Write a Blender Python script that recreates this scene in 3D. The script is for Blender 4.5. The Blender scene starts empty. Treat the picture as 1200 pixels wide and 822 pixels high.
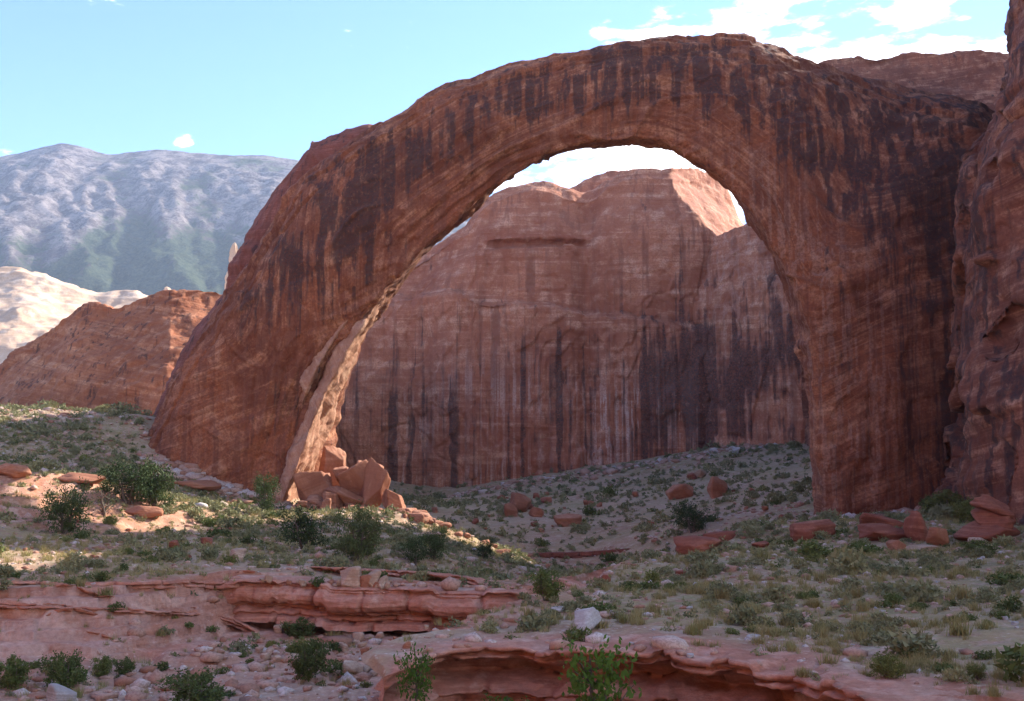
import bpy, bmesh, math, time
import numpy as np
T0 = time.time()
R = math.radians
sc = bpy.context.scene

# ------------------------------------------------------------------ camera, sky, sun, exposure
FPX, U0, V0 = 1177.0, 600.0, 411.0
PITCH = math.atan((530 - V0) / FPX)
cam_d = bpy.data.cameras.new('camera'); cam = bpy.data.objects.new('camera', cam_d)
sc.collection.objects.link(cam); sc.camera = cam
cam_d.sensor_width = 36; cam_d.lens = FPX / 1200 * 36; cam_d.clip_start = 0.5; cam_d.clip_end = 20000
cam.location = (0, 0, 0); cam.rotation_euler = (R(90) + PITCH, 0, 0)

SUN_AZ, SUN_EL = R(40), R(33)          # azimuth measured from +X towards +Y
SDIR = (math.cos(SUN_AZ) * math.cos(SUN_EL), math.sin(SUN_AZ) * math.cos(SUN_EL), math.sin(SUN_EL))
sl = bpy.data.lights.new('sun', 'SUN'); so = bpy.data.objects.new('sun', sl); sc.collection.objects.link(so)
sl.energy = 4.0; sl.angle = R(0.55); sl.color = (1.0, 0.93, 0.82)
from mathutils import Vector
so.rotation_euler = Vector(SDIR).to_track_quat('Z', 'Y').to_euler(); so.location = (150, 120, 250)

world = bpy.data.worlds.new('World'); sc.world = world; world.use_nodes = True
wt = world.node_tree; wt.nodes.clear()
def N(t, typ, **kw):
    n = t.nodes.new(typ)
    for k, v in kw.items():
        if k == 'i':
            for kk, vv in v.items(): n.inputs[kk].default_value = vv
        else: setattr(n, k, v)
    return n
def build_sky():
    t = wt; L = t.links.new
    sky = N(t, 'ShaderNodeTexSky', sky_type='NISHITA', sun_disc=False, sun_elevation=SUN_EL, sun_rotation=R(90) - SUN_AZ,
            altitude=2500, air_density=0.9, dust_density=0.0, ozone_density=3.0)
    tc = N(t, 'ShaderNodeTexCoord')
    mp = N(t, 'ShaderNodeMapping'); mp.inputs['Scale'].default_value = (1.0, 1.0, 3.2); mp.inputs['Location'].default_value = (0.13, 0.0, 0.33)
    L(tc.outputs['Generated'], mp.inputs[0])
    n1 = N(t, 'ShaderNodeTexNoise', i={'Scale': 3.4, 'Detail': 9.0, 'Roughness': 0.56, 'Distortion': 0.25})
    L(mp.outputs[0], n1.inputs['Vector'])
    # cloud banks: more cloud towards the sun side of the sky (+X), thin to the left
    sep = N(t, 'ShaderNodeSeparateXYZ'); L(tc.outputs['Generated'], sep.inputs[0])
    bank = N(t, 'ShaderNodeMapRange', interpolation_type='SMOOTHSTEP', i={'From Min': -0.12, 'From Max': 0.30, 'To Min': -0.11, 'To Max': 0.025})
    L(sep.outputs['X'], bank.inputs[0])
    low = N(t, 'ShaderNodeMapRange', interpolation_type='SMOOTHSTEP', i={'From Min': 0.48, 'From Max': 0.26, 'To Min': -0.05, 'To Max': 0.08})
    L(sep.outputs['Z'], low.inputs[0])
    bl = N(t, 'ShaderNodeMath', operation='ADD'); L(bank.outputs[0], bl.inputs[0]); L(low.outputs[0], bl.inputs[1])
    add = N(t, 'ShaderNodeMath', operation='ADD'); L(n1.outputs['Fac'], add.inputs[0]); L(bl.outputs[0], add.inputs[1])
    for (u, v, w, k) in ((208, 168, 0.026, 0.16), (222, 164, 0.020, 0.15), (735, 24, 0.05, 0.10), (700, 32, 0.035, 0.10), (780, 16, 0.04, 0.10)):      # a puff over the mountain, a wisp higher up
        d = Vector(((u - 600) / 1177, math.cos(PITCH) - (411 - v) / 1177 * math.sin(PITCH), math.sin(PITCH) + (411 - v) / 1177 * math.cos(PITCH))).normalized()
        df = N(t, 'ShaderNodeVectorMath', operation='DISTANCE'); L(tc.outputs['Generated'], df.inputs[0]); df.inputs[1].default_value = d
        bm_ = N(t, 'ShaderNodeMapRange', interpolation_type='SMOOTHSTEP', i={'From Min': 0.0, 'From Max': w, 'To Min': k, 'To Max': 0.0}); L(df.outputs['Value'], bm_.inputs[0])
        a2 = N(t, 'ShaderNodeMath', operation='ADD'); L(add.outputs[0], a2.inputs[0]); L(bm_.outputs[0], a2.inputs[1]); add = a2
    n2 = N(t, 'ShaderNodeTexNoise', i={'Scale': 26.0, 'Detail': 6.0, 'Roughness': 0.6}); L(mp.outputs[0], n2.inputs['Vector'])
    n3 = N(t, 'ShaderNodeMapRange', i={'From Min': 0.3, 'From Max': 0.7, 'To Min': -0.05, 'To Max': 0.05}); L(n2.outputs['Fac'], n3.inputs[0])
    a3 = N(t, 'ShaderNodeMath', operation='ADD'); L(add.outputs[0], a3.inputs[0]); L(n3.outputs[0], a3.inputs[1]); add = a3
    rp = N(t, 'ShaderNodeMapRange', interpolation_type='SMOOTHSTEP', i={'From Min': 0.52, 'From Max': 0.62})
    L(add.outputs[0], rp.inputs[0])
    mx = N(t, 'ShaderNodeMix', data_type='RGBA'); L(rp.outputs[0], mx.inputs['Factor'])
    wb = N(t, 'ShaderNodeMix', data_type='RGBA', blend_type='MULTIPLY', i={'Factor': 1.0}); L(sky.outputs[0], wb.inputs['A']); wb.inputs['B'].default_value = (0.74, 0.84, 1.0, 1)   # white balance of the clear sky
    L(wb.outputs['Result'], mx.inputs['A']); mx.inputs['B'].default_value = (9.5, 9.7, 10.0, 1)
    bg = N(t, 'ShaderNodeBackground', i={'Strength': 0.13}); L(mx.outputs['Result'], bg.inputs['Color'])
    out = N(t, 'ShaderNodeOutputWorld'); L(bg.outputs[0], out.inputs['Surface'])
build_sky()
vs = sc.view_settings
vs.view_transform = 'Standard'; vs.look = 'None'; vs.gamma = 1; vs.use_curve_mapping = False; vs.exposure = 1.8
sc.render.engine = 'CYCLES'
cy = sc.cycles
cy.use_denoising = True; cy.max_bounces = 6; cy.diffuse_bounces = 4; cy.glossy_bounces = 2; cy.transmission_bounces = 3
cy.volume_bounces = 1; cy.transparent_max_bounces = 6; cy.caustics_reflective = False; cy.caustics_refractive = False

# ------------------------------------------------------------------ numeric helpers
rng = np.random.RandomState(7)
_cp, _sp = math.cos(PITCH), math.sin(PITCH)
def _dir(u, v):
    a = (np.asarray(u, float) - U0) / FPX; b = (V0 - np.asarray(v, float)) / FPX
    return a, _cp - b * _sp, _sp + b * _cp
def P(u, v, Y):                        # the point at distance Y seen in direction (u, v)
    a, y, z = _dir(u, v); t = Y / y
    return np.stack(np.broadcast_arrays(a * t, y * t, z * t), -1)
def G(u, v, z):                        # the point at height z seen in direction (u, v)
    a, y, c = _dir(u, v); t = z / c
    return np.stack(np.broadcast_arrays(a * t, y * t, c * t), -1)
def mpp(Y): return Y / FPX             # metres per photo pixel at distance Y

_prs = np.random.RandomState(3)
_perm = np.concatenate([_prs.permutation(256)] * 3).astype(np.int32)
_g = _prs.normal(size=(256, 3)); _g = (_g / np.linalg.norm(_g, axis=1)[:, None]).astype(np.float32)
def pn(p):                             # Perlin noise, about -0.7..0.7
    p = np.asarray(p, np.float32); sh = p.shape[:-1]; p = p.reshape(-1, 3)
    i = np.floor(p); f = p - i; i = i.astype(np.int32) & 255
    w = f * f * f * (f * (f * 6 - 15) + 10)
    out = np.zeros(len(p), np.float32)
    for dx in (0, 1):
        px = _perm[(i[:, 0] + dx) & 255]; wx = w[:, 0] if dx else 1 - w[:, 0]
        for dy in (0, 1):
            py = _perm[px + ((i[:, 1] + dy) & 255)]; wy = wx * (w[:, 1] if dy else 1 - w[:, 1])
            for dz in (0, 1):
                g = _g[_perm[py + ((i[:, 2] + dz) & 255)]]
                d = g[:, 0] * (f[:, 0] - dx) + g[:, 1] * (f[:, 1] - dy) + g[:, 2] * (f[:, 2] - dz)
                out += wy * (w[:, 2] if dz else 1 - w[:, 2]) * d
    return out.reshape(sh)
def fbm(p, o=4, gain=0.5, lac=2.03):
    p = np.asarray(p, np.float32); s = 0; a = 1.0
    for k in range(o):
        s = s + a * pn(p + 17.3 * k); p = p * lac; a *= gain
    return s
def ridge(p, o=3, gain=0.5):
    p = np.asarray(p, np.float32); s = 0; a = 1.0
    for k in range(o):
        s = s + a * (1 - 2 * np.abs(pn(p + 9.1 * k)) * 1.4); p = p * 2.07; a *= gain
    return s
def sstep(a, b, x):
    t = np.clip((x - a) / (b - a), 0, 1); return t * t * (3 - 2 * t)
def facet(x, k=4.0, w=0.3):            # smooth stair function: plates with steps between
    y = x * k; f = np.floor(y); return (f + sstep(0.5 - w, 0.5 + w, y - f)) / k
def crom(c, n):                        # Catmull-Rom through rows of c
    c = np.asarray(c, float); m = len(c)
    t = np.linspace(0, m - 1, n); i = np.clip(t.astype(int), 0, m - 2); f = (t - i)[:, None]
    g = lambda k: c[np.clip(i + k, 0, m - 1)]
    p0, p1, p2, p3 = g(-1), g(0), g(1), g(2)
    return 0.5 * (2 * p1 + (p2 - p0) * f + (2 * p0 - 5 * p1 + 4 * p2 - p3) * f ** 2 + (3 * p1 - p0 - 3 * p2 + p3) * f ** 3)
def S(p, sx, sy, sz, off=0): return np.asarray(p) * np.array([sx, sy, sz]) + off

col = sc.collection
def mesh_np(name, V, F, attrs=None, smooth=True, mat=None):
    me = bpy.data.meshes.new(name)
    V = np.ascontiguousarray(V, np.float32).reshape(-1, 3); F = np.ascontiguousarray(F, np.int32); k = F.shape[1]
    me.vertices.add(len(V)); me.vertices.foreach_set('co', V.ravel())
    me.loops.add(F.size); me.loops.foreach_set('vertex_index', F.ravel())
    me.polygons.add(len(F)); me.polygons.foreach_set('loop_start', np.arange(0, F.size, k, dtype=np.int32))
    if smooth: me.polygons.foreach_set('use_smooth', np.ones(len(F), bool))
    for n, a in (attrs or {}).items():
        at = me.attributes.new(n, 'FLOAT', 'POINT'); at.data.foreach_set('value', np.ascontiguousarray(a, np.float32).ravel())
    me.update(); me.validate()
    if mat: me.materials.append(mat)
    return me
def grid_faces(n, m, wrap=False, flip=False):
    i = np.arange(n - 1)[:, None]; j = np.arange(m if wrap else m - 1)[None, :]; j2 = (j + 1) % m
    a = i * m + j; b = i * m + j2; c = (i + 1) * m + j2; d = (i + 1) * m + j
    q = np.stack([a, b, c, d], -1).reshape(-1, 4)
    return q[:, ::-1] if flip else q
def grid_normals(V, wrap=False):
    du = np.gradient(V, axis=0)
    if wrap: dv = (np.roll(V, -1, 1) - np.roll(V, 1, 1)) * 0.5
    else: dv = np.gradient(V, axis=1)
    n = np.cross(du, dv); l = np.linalg.norm(n, axis=-1, keepdims=True)
    return n / np.maximum(l, 1e-9)
def obj(name, me, parent=None, label=None, cat=None, group=None, kind=None, loc=None):
    o = bpy.data.objects.new(name, me); col.objects.link(o)
    if loc is not None: o.location = loc
    if parent is not None: o.parent = parent
    if label: o['label'] = label
    if cat: o['category'] = cat
    if group: o['group'] = group
    if kind: o['kind'] = kind
    return o

# ------------------------------------------------------------------ materials
def srgb(r, g, b):
    f = lambda c: c / 12.92 if c <= .04045 else ((c + .055) / 1.055) ** 2.4
    return (f(r / 255), f(g / 255), f(b / 255), 1)
def new_mat(name):
    m = bpy.data.materials.new(name); m.use_nodes = True; t = m.node_tree
    return m, t, t.nodes['Principled BSDF'], t.links.new
def noise(t, vec, scale, detail=4, rough=0.55, mscale=None, loc=None, dist=0.0):
    L = t.links.new
    if mscale is not None or loc is not None:
        mp = N(t, 'ShaderNodeMapping'); L(vec, mp.inputs[0]); vec = mp.outputs[0]
        if mscale is not None: mp.inputs['Scale'].default_value = mscale
        if loc is not None: mp.inputs['Location'].default_value = loc
    n = N(t, 'ShaderNodeTexNoise', i={'Scale': scale, 'Detail': detail, 'Roughness': rough, 'Distortion': dist})
    L(vec, n.inputs['Vector']); return n.outputs['Fac']
def mrange(t, x, a, b, c=0.0, d=1.0):
    n = N(t, 'ShaderNodeMapRange', interpolation_type='SMOOTHSTEP', i={'From Min': a, 'From Max': b, 'To Min': c, 'To Max': d})
    t.links.new(x, n.inputs[0]); return n.outputs[0]
def mth(t, op, a, b=None):
    n = N(t, 'ShaderNodeMath', operation=op)
    for k, x in enumerate((a, b)):
        if x is None: continue
        if isinstance(x, (int, float)): n.inputs[k].default_value = x
        else: t.links.new(x, n.inputs[k])
    return n.outputs[0]
def mixc(t, f, a, b, blend='MIX'):
    n = N(t, 'ShaderNodeMix', data_type='RGBA', blend_type=blend)
    for s, x in (('Factor', f), ('A', a), ('B', b)):
        if isinstance(x, (int, float)): n.inputs[s].default_value = x
        elif isinstance(x, tuple): n.inputs[s].default_value = x if len(x) == 4 else (*x, 1)
        else: t.links.new(x, n.inputs[s])
    return n.outputs['Result']
def attr(t, name):
    return N(t, 'ShaderNodeAttribute', attribute_name=name).outputs['Fac']

def sandstone(name, dark, mid, light, bedz=0.9, streak=(0.75, 0.75, 0.009), varn=1.0, pale=1.0, bump=0.5, scale=1.0,
              varn_col=(0.034, 0.024, 0.026), pale_col=(0.42, 0.27, 0.20), tilt=(0, 0, 0), objrand=False, lichen=0.0, stain=0.55, stain_col=(0.125, 0.045, 0.032), bedattr=False):
    m, t, bsdf, L = new_mat(name)
    tc = N(t, 'ShaderNodeTexCoord'); pos = tc.outputs['Object']
    if objrand:                      # loose boulders share meshes: shift the texture for each
        oi = N(t, 'ShaderNodeObjectInfo'); ad = N(t, 'ShaderNodeVectorMath', operation='MULTIPLY_ADD')
        L(oi.outputs['Location'], ad.inputs[0]); ad.inputs[1].default_value = (.37, .37, .37); L(pos, ad.inputs[2]); pos = ad.outputs[0]
    rot = N(t, 'ShaderNodeMapping'); rot.inputs['Rotation'].default_value = tilt; L(pos, rot.inputs[0]); bp = rot.outputs[0]
    if bedattr:                      # beds follow the curve of the span
        sx = N(t, 'ShaderNodeSeparateXYZ'); L(pos, sx.inputs[0]); cb = N(t, 'ShaderNodeCombineXYZ'); L(sx.outputs[0], cb.inputs[0]); L(sx.outputs[1], cb.inputs[1]); L(attr(t, 'bedc'), cb.inputs[2]); bp = cb.outputs[0]
    big = noise(t, pos, 0.045 * scale, 5, 0.6)
    medn = noise(t, pos, 0.35 * scale, 5, 0.6, loc=(11, 5, 3))
    bed = noise(t, bp, 1.0 * scale, 5, 0.65, mscale=(0.035, 0.035, bedz), dist=0.8)
    bed2 = noise(t, bp, 1.0 * scale, 4, 0.65, mscale=(0.03, 0.03, bedz * 3.2), loc=(3, 8, 2), dist=0.5)
    bmask = mrange(t, noise(t, pos, 0.11 * scale, 4, 0.6, loc=(31, 5, 13)), 0.42, 0.60)
    fine = noise(t, pos, 2.6 * scale, 6, 0.7)
    c = mixc(t, mrange(t, big, 0.34, 0.66), dark, mid)
    c = mixc(t, mrange(t, mth(t, 'ADD', mth(t, 'MULTIPLY', medn, 0.55), mth(t, 'MULTIPLY', bed, 0.45)), 0.46, 0.66), c, light)
    c = mixc(t, mrange(t, bed, 0.36, 0.66, 0.35, 0.0), c, dark)
    c = mixc(t, mth(t, 'MULTIPLY', mrange(t, bed2, 0.54, 0.64, 0.0, 0.34), bmask), c, light)
    c = mixc(t, mth(t, 'MULTIPLY', mrange(t, bed2, 0.37, 0.45, 0.6, 0.0), bmask), c, dark)
    # pale mineral streaks and dark desert varnish, both running down the face
    stp = noise(t, pos, 1.0 * scale, 4, 0.6, mscale=(streak[0] * 1.7, streak[1] * 1.7, streak[2]), loc=(40, 2, 1))
    pm = mth(t, 'MULTIPLY', mrange(t, stp, 0.49, 0.58), mth(t, 'MULTIPLY', attr(t, 'pale'), pale))
    c = mixc(t, pm, c, pale_col)
    sa = noise(t, pos, 1.0 * scale, 5, 0.6, mscale=(streak[0] * 0.9, streak[1] * 0.9, streak[2] * 1.6), loc=(21, 9, 4))
    c = mixc(t, mth(t, 'MULTIPLY', mrange(t, sa, 0.50, 0.62), mth(t, 'MULTIPLY', mrange(t, big, 0.40, 0.60, 0.35, 1.0), stain)), c, stain_col)
    st = noise(t, pos, 1.0 * scale, 4, 0.55, mscale=streak, loc=(7, 19, 0))
    st2 = noise(t, pos, 1.0 * scale, 5, 0.7, mscale=(0.13, 0.13, 0.10), loc=(1, 3, 0))
    va = attr(t, 'varn')
    vv = mth(t, 'ADD', mth(t, 'MULTIPLY', st, 0.72), mth(t, 'MULTIPLY', st2, 0.28))
    thr = mth(t, 'SUBTRACT', mth(t, 'ADD', vv, mth(t, 'MULTIPLY', va, 0.32)), 0.635)
    vm = mth(t, 'MULTIPLY', mrange(t, thr, 0.0, 0.11), 0.86 * varn)
    c = mixc(t, vm, c, varn_col)
    c = mixc(t, mrange(t, fine, 0.34, 0.62, 0.62, 0.0), c, dark)
    c = mixc(t, mrange(t, noise(t, pos, 1.3 * scale, 6, 0.75, loc=(8, 1, 1)), 0.54, 0.70, 0.0, 0.28), c, light)
    if lichen:
        c = mixc(t, mrange(t, noise(t, pos, 3.5 * scale, 4, 0.7, loc=(5, 5, 9)), 0.58, 0.68, 0, lichen), c, (0.03, 0.03, 0.025))
    L(c, bsdf.inputs['Base Color'])
    bsdf.inputs['Roughness'].default_value = 0.88; bsdf.inputs['Specular IOR Level'].default_value = 0.25
    h = mth(t, 'ADD', mth(t, 'MULTIPLY', fine, 0.55), mth(t, 'ADD', mth(t, 'MULTIPLY', mth(t, 'MULTIPLY', bed2, bmask), 0.9), mth(t, 'MULTIPLY', medn, 0.8)))
    b = N(t, 'ShaderNodeBump', i={'Strength': bump, 'Distance': 0.7 / scale}); L(h, b.inputs['Height']); L(b.outputs[0], bsdf.inputs['Normal'])
    return m

M = {}
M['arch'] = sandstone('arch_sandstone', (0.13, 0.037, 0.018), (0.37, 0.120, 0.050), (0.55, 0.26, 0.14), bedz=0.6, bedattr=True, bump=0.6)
M['wall'] = sandstone('wall_sandstone', (0.31, 0.092, 0.045), (0.57, 0.225, 0.120), (0.70, 0.37, 0.23), bedz=0.35, bump=0.6, scale=0.7, streak=(0.62, 0.30, 0.006), pale_col=(0.66, 0.46, 0.36))
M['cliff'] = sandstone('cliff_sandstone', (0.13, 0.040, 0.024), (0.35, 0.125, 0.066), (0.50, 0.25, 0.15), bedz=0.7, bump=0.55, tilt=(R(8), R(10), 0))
M['dome'] = sandstone('dome_sandstone', (0.26, 0.082, 0.036), (0.47, 0.175, 0.080), (0.60, 0.29, 0.155), bedz=0.5, stain=0.35, bump=0.6, tilt=(0, R(-12), 0))
M['pale'] = sandstone('pale_sandstone', (0.50, 0.33, 0.22), (0.62, 0.44, 0.31), (0.70, 0.55, 0.42), bedz=0.3, stain=0.0, bump=0.4, scale=0.5)
M['ledge'] = sandstone('ledge_sandstone', (0.23, 0.085, 0.055), (0.44, 0.21, 0.15), (0.58, 0.36, 0.28), bedz=2.2, stain=0.2, bump=0.5, scale=1.4)
M['boulder'] = sandstone('boulder_sandstone', (0.26, 0.10, 0.055), (0.42, 0.18, 0.10), (0.54, 0.29, 0.18), bedz=1.2, stain=0.25, bump=0.45, scale=1.3, objrand=True, varn=0.6)
M['redrock'] = sandstone('red_slab_sandstone', (0.20, 0.06, 0.035), (0.33, 0.105, 0.058), (0.42, 0.18, 0.11), bedz=2.5, stain=0.3, bump=0.5, scale=1.5, objrand=True, lichen=0.3)
M['greyrock'] = sandstone('pale_grey_stone', (0.30, 0.27, 0.25), (0.44, 0.41, 0.39), (0.58, 0.55, 0.53), bedz=1.0, stain=0.0, bump=0.3, scale=2.0, objrand=True, varn=0.0)
M['tanrock'] = sandstone('tan_block_stone', (0.33, 0.20, 0.13), (0.48, 0.33, 0.23), (0.60, 0.46, 0.35), bedz=1.5, stain=0.0, bump=0.4, scale=1.8, objrand=True, varn=0.3)

M['redledge'] = sandstone('red_bank_sandstone', (0.16, 0.05, 0.032), (0.27, 0.085, 0.055), (0.36, 0.14, 0.095), bedz=2.5, bump=0.5, scale=1.4)
def ground_mat():
    m, t, bsdf, L = new_mat('desert_ground')
    tc = N(t, 'ShaderNodeTexCoord'); pos = tc.outputs['Object']
    big = noise(t, pos, 0.06, 5, 0.6); med = noise(t, pos, 0.55, 6, 0.65, loc=(4, 4, 4)); fine = noise(t, pos, 3.2, 6, 0.72)
    soil = mixc(t, mrange(t, big, 0.38, 0.62), (0.36, 0.19, 0.125), (0.44, 0.275, 0.19))
    soil = mixc(t, mrange(t, med, 0.45, 0.68), soil, (0.52, 0.38, 0.28))
    vor = N(t, 'ShaderNodeTexVoronoi', i={'Scale': 2.4, 'Randomness': 1.0}); L(pos, vor.inputs['Vector'])
    soil = mixc(t, mth(t, 'MULTIPLY', mrange(t, vor.outputs['Distance'], 0.16, 0.30, 1.0, 0.0), mrange(t, fine, 0.42, 0.6)), soil, (0.60, 0.50, 0.43))
    # dry grass and litter cover between the tufts
    gr = mth(t, 'MULTIPLY', attr(t, 'grass'), mrange(t, noise(t, pos, 1.1, 5, 0.7, loc=(9, 1, 2)), 0.34, 0.54))
    soil = mixc(t, mth(t, 'MULTIPLY', gr, 0.78), soil, mixc(t, mrange(t, noise(t, pos, 0.3, 4, 0.6, loc=(2, 7, 2)), 0.4, 0.6), (0.34, 0.265, 0.115), (0.23, 0.215, 0.09)))
    bed = noise(t, pos, 1.0, 5, 0.65, mscale=(0.25, 0.25, 4.5), dist=0.5)
    rock = mixc(t, mrange(t, bed, 0.38, 0.62), (0.38, 0.145, 0.088), (0.51, 0.225, 0.145))
    rock = mixc(t, mrange(t, med, 0.48, 0.66), rock, (0.58, 0.32, 0.23))
    pl = mth(t, 'MULTIPLY', attr(t, 'pale'), mrange(t, noise(t, pos, 0.35, 5, 0.65, loc=(1, 1, 6)), 0.36, 0.58))
    rock = mixc(t, mth(t, 'MULTIPLY', pl, 0.6), rock, (0.56, 0.40, 0.33))
    c = mixc(t, attr(t, 'rock'), soil, rock)
    c = mixc(t, mrange(t, fine, 0.3, 0.62, 0.34, 0.0), c, (0.15, 0.075, 0.05))
    L(c, bsdf.inputs['Base Color']); bsdf.inputs['Roughness'].default_value = 0.95; bsdf.inputs['Specular IOR Level'].default_value = 0.15
    h = mth(t, 'ADD', mth(t, 'MULTIPLY', fine, 0.5), mth(t, 'ADD', med, mth(t, 'MULTIPLY', bed, 0.5)))
    b = N(t, 'ShaderNodeBump', i={'Strength': 0.55, 'Distance': 0.35}); L(h, b.inputs['Height']); L(b.outputs[0], bsdf.inputs['Normal'])
    return m
M['ground'] = ground_mat()

def mountain_mat():
    m, t, bsdf, L = new_mat('mountain_slope')
    tc = N(t, 'ShaderNodeTexCoord'); pos = tc.outputs['Object']
    a = noise(t, pos, 0.0024, 7, 0.68, mscale=(1, 1, 0.6)); b = noise(t, pos, 0.011, 6, 0.72, loc=(5, 5, 5)); f = noise(t, pos, 0.07, 6, 0.78)
    rock = mixc(t, mrange(t, mth(t, 'ADD', mth(t, 'MULTIPLY', b, 0.6), mth(t, 'MULTIPLY', f, 0.4)), 0.43, 0.58), (0.085, 0.07, 0.075), (0.26, 0.22, 0.205))
    wood = mixc(t, mrange(t, f, 0.35, 0.65), (0.028, 0.042, 0.030), (0.075, 0.09, 0.058))
    sep = N(t, 'ShaderNodeSeparateXYZ'); L(pos, sep.inputs[0])
    low = mrange(t, sep.outputs['Z'], 620, 1080, 0.12, -0.03)
    k = mth(t, 'ADD', mth(t, 'ADD', mth(t, 'MULTIPLY', a, 0.5), mth(t, 'MULTIPLY', mth(t, 'ADD', b, f), 0.25)), low)
    k = mth(t, 'ADD', k, mth(t, 'MULTIPLY', attr(t, 'gully'), 0.10))
    c = mixc(t, mrange(t, k, 0.475, 0.54), rock, wood)
    L(c, bsdf.inputs['Base Color']); bsdf.inputs['Roughness'].default_value = 1.0; bsdf.inputs['Specular IOR Level'].default_value = 0.0
    bm = N(t, 'ShaderNodeBump', i={'Strength': 0.6, 'Distance': 30.0}); L(mth(t, 'ADD', b, mth(t, 'MULTIPLY', f, 0.5)), bm.inputs['Height']); L(bm.outputs[0], bsdf.inputs['Normal'])
    return m
M['mountain'] = mountain_mat()

def leaf_mat(name, a, b, c3, trans=0.15):
    m, t, bsdf, L = new_mat(name)
    oi = N(t, 'ShaderNodeObjectInfo'); geo = N(t, 'ShaderNodeNewGeometry')
    r = mth(t, 'FRACT', mth(t, 'ADD', oi.outputs['Random'], attr(t, 'rnd')))
    c = mixc(t, mrange(t, r, 0.0, 0.7), a, b); c = mixc(t, mrange(t, r, 0.7, 1.0, 0, 0.8), c, c3)
    c = mixc(t, mth(t, 'MULTIPLY', geo.outputs['Random Per Island'], 0.5), c, b)
    L(c, bsdf.inputs['Base Color']); bsdf.inputs['Roughness'].default_value = 0.75; bsdf.inputs['Specular IOR Level'].default_value = 0.15
    tr = N(t, 'ShaderNodeBsdfTranslucent'); L(c, tr.inputs['Color'])
    mx = N(t, 'ShaderNodeMixShader', i={'Fac': trans}); L(bsdf.outputs[0], mx.inputs[1]); L(tr.outputs[0], mx.inputs[2])
    L(mx.outputs[0], t.nodes['Material Output'].inputs['Surface'])
    return m
M['sage'] = leaf_mat('sagebrush_leaf', (0.15, 0.16, 0.078), (0.24, 0.235, 0.115), (0.32, 0.29, 0.125))
M['brush'] = leaf_mat('green_brush_leaf', (0.06, 0.085, 0.026), (0.115, 0.145, 0.040), (0.20, 0.20, 0.055))
M['grass'] = leaf_mat('dry_grass_blade', (0.27, 0.225, 0.085), (0.36, 0.30, 0.13), (0.20, 0.21, 0.065), 0.25)
M['juniper'] = leaf_mat('juniper_foliage', (0.034, 0.058, 0.020), (0.07, 0.098, 0.032), (0.11, 0.125, 0.045), 0.1)
M['bright'] = leaf_mat('bright_leaf', (0.045, 0.10, 0.014), (0.085, 0.16, 0.022), (0.13, 0.19, 0.035), 0.3)
def bark_mat():
    m, t, bsdf, L = new_mat('juniper_bark')
    tc = N(t, 'ShaderNodeTexCoord'); n = noise(t, tc.outputs['Object'], 6.0, 5, 0.7, mscale=(1, 1, 0.2))
    L(mixc(t, n, (0.05, 0.035, 0.025), (0.16, 0.12, 0.09)), bsdf.inputs['Base Color']); bsdf.inputs['Roughness'].default_value = 0.95
    return m
M['bark'] = bark_mat()

# ------------------------------------------------------------------ the ground
CP = []                                # control points x, y, z of the terrace level
def cz(*pts):
    for u, v, z in pts: CP.append(G(u, v, z))
def cy_(*pts):
    for u, v, Y in pts: CP.append(P(u, v, Y))
# right-hand flat
cz((500, 762, -9.6), (640, 752, -9.5), (760, 765, -9.4), (880, 780, -9.4), (945, 795, -9.3), (1000, 815, -9.2), (1100, 822, -8.8), (1200, 822, -8.3),
   (690, 727, -9.5), (800, 690, -9.6), (1000, 720, -9.1), (1200, 720, -8.5), (720, 660, -10.1), (800, 650, -9.9), (1000, 650, -9.8), (1200, 650, -8.8),
   (850, 628, -10.3), (960, 610, -10.9), (1100, 600, -8.5), (560, 715, -9.7), (620, 697, -9.8))
# left terrace, brush slope, strip crest
cz((420, 665, -9.9), (560, 690, -10.4), (300, 655, -9.5), (150, 660, -9.2), (0, 670, -8.8), (355, 645, -9.9), (200, 640, -9.0), (75, 625, -8.4))
cy_((0, 560, 120), (0, 480, 195), (100, 483, 190), (180, 490, 182), (165, 530, 168), (210, 580, 152), (325, 603, 158), (400, 606, 160), (460, 604, 158),
    (70, 560, 125), (100, 600, 118), (0, 610, 105), (-200, 560, 120), (-250, 470, 200), (-300, 640, 90), (250, 610, 128), (440, 618, 132), (500, 640, 104))
# the gorge below the arch: a rubble crest falls into it from the left leg, a low bank on its far side
cy_((480, 610, 147), (560, 640, 156), (620, 662, 163), (680, 685, 170), (720, 690, 172), (690, 655, 186), (620, 652, 188), (760, 645, 180),
    (600, 622, 215), (700, 604, 240), (480, 592, 250), (500, 585, 330), (600, 566, 325), (690, 548, 335), (720, 572, 300), (560, 607, 228),
    (850, 520, 335), (850, 562, 262), (930, 556, 240), (900, 594, 190), (790, 620, 185), (950, 512, 330), (420, 600, 215), (300, 560, 260), (200, 500, 240), (1000, 540, 240), (1150, 540, 180))
for p in [(0, 96, -12.8), (0, 112, -16), (6, 132, -19.5), (-9, 122, -13.5), (-13, 136, -11.5), (12, 120, -16.5), (24, 128, -13.5), (38, 148, -11.5), (20, 150, -18.5), (27, 118, -10.8), (33, 170, -15), (45, 175, -11.5)]:
    CP.append(np.array(p, float))
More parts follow.
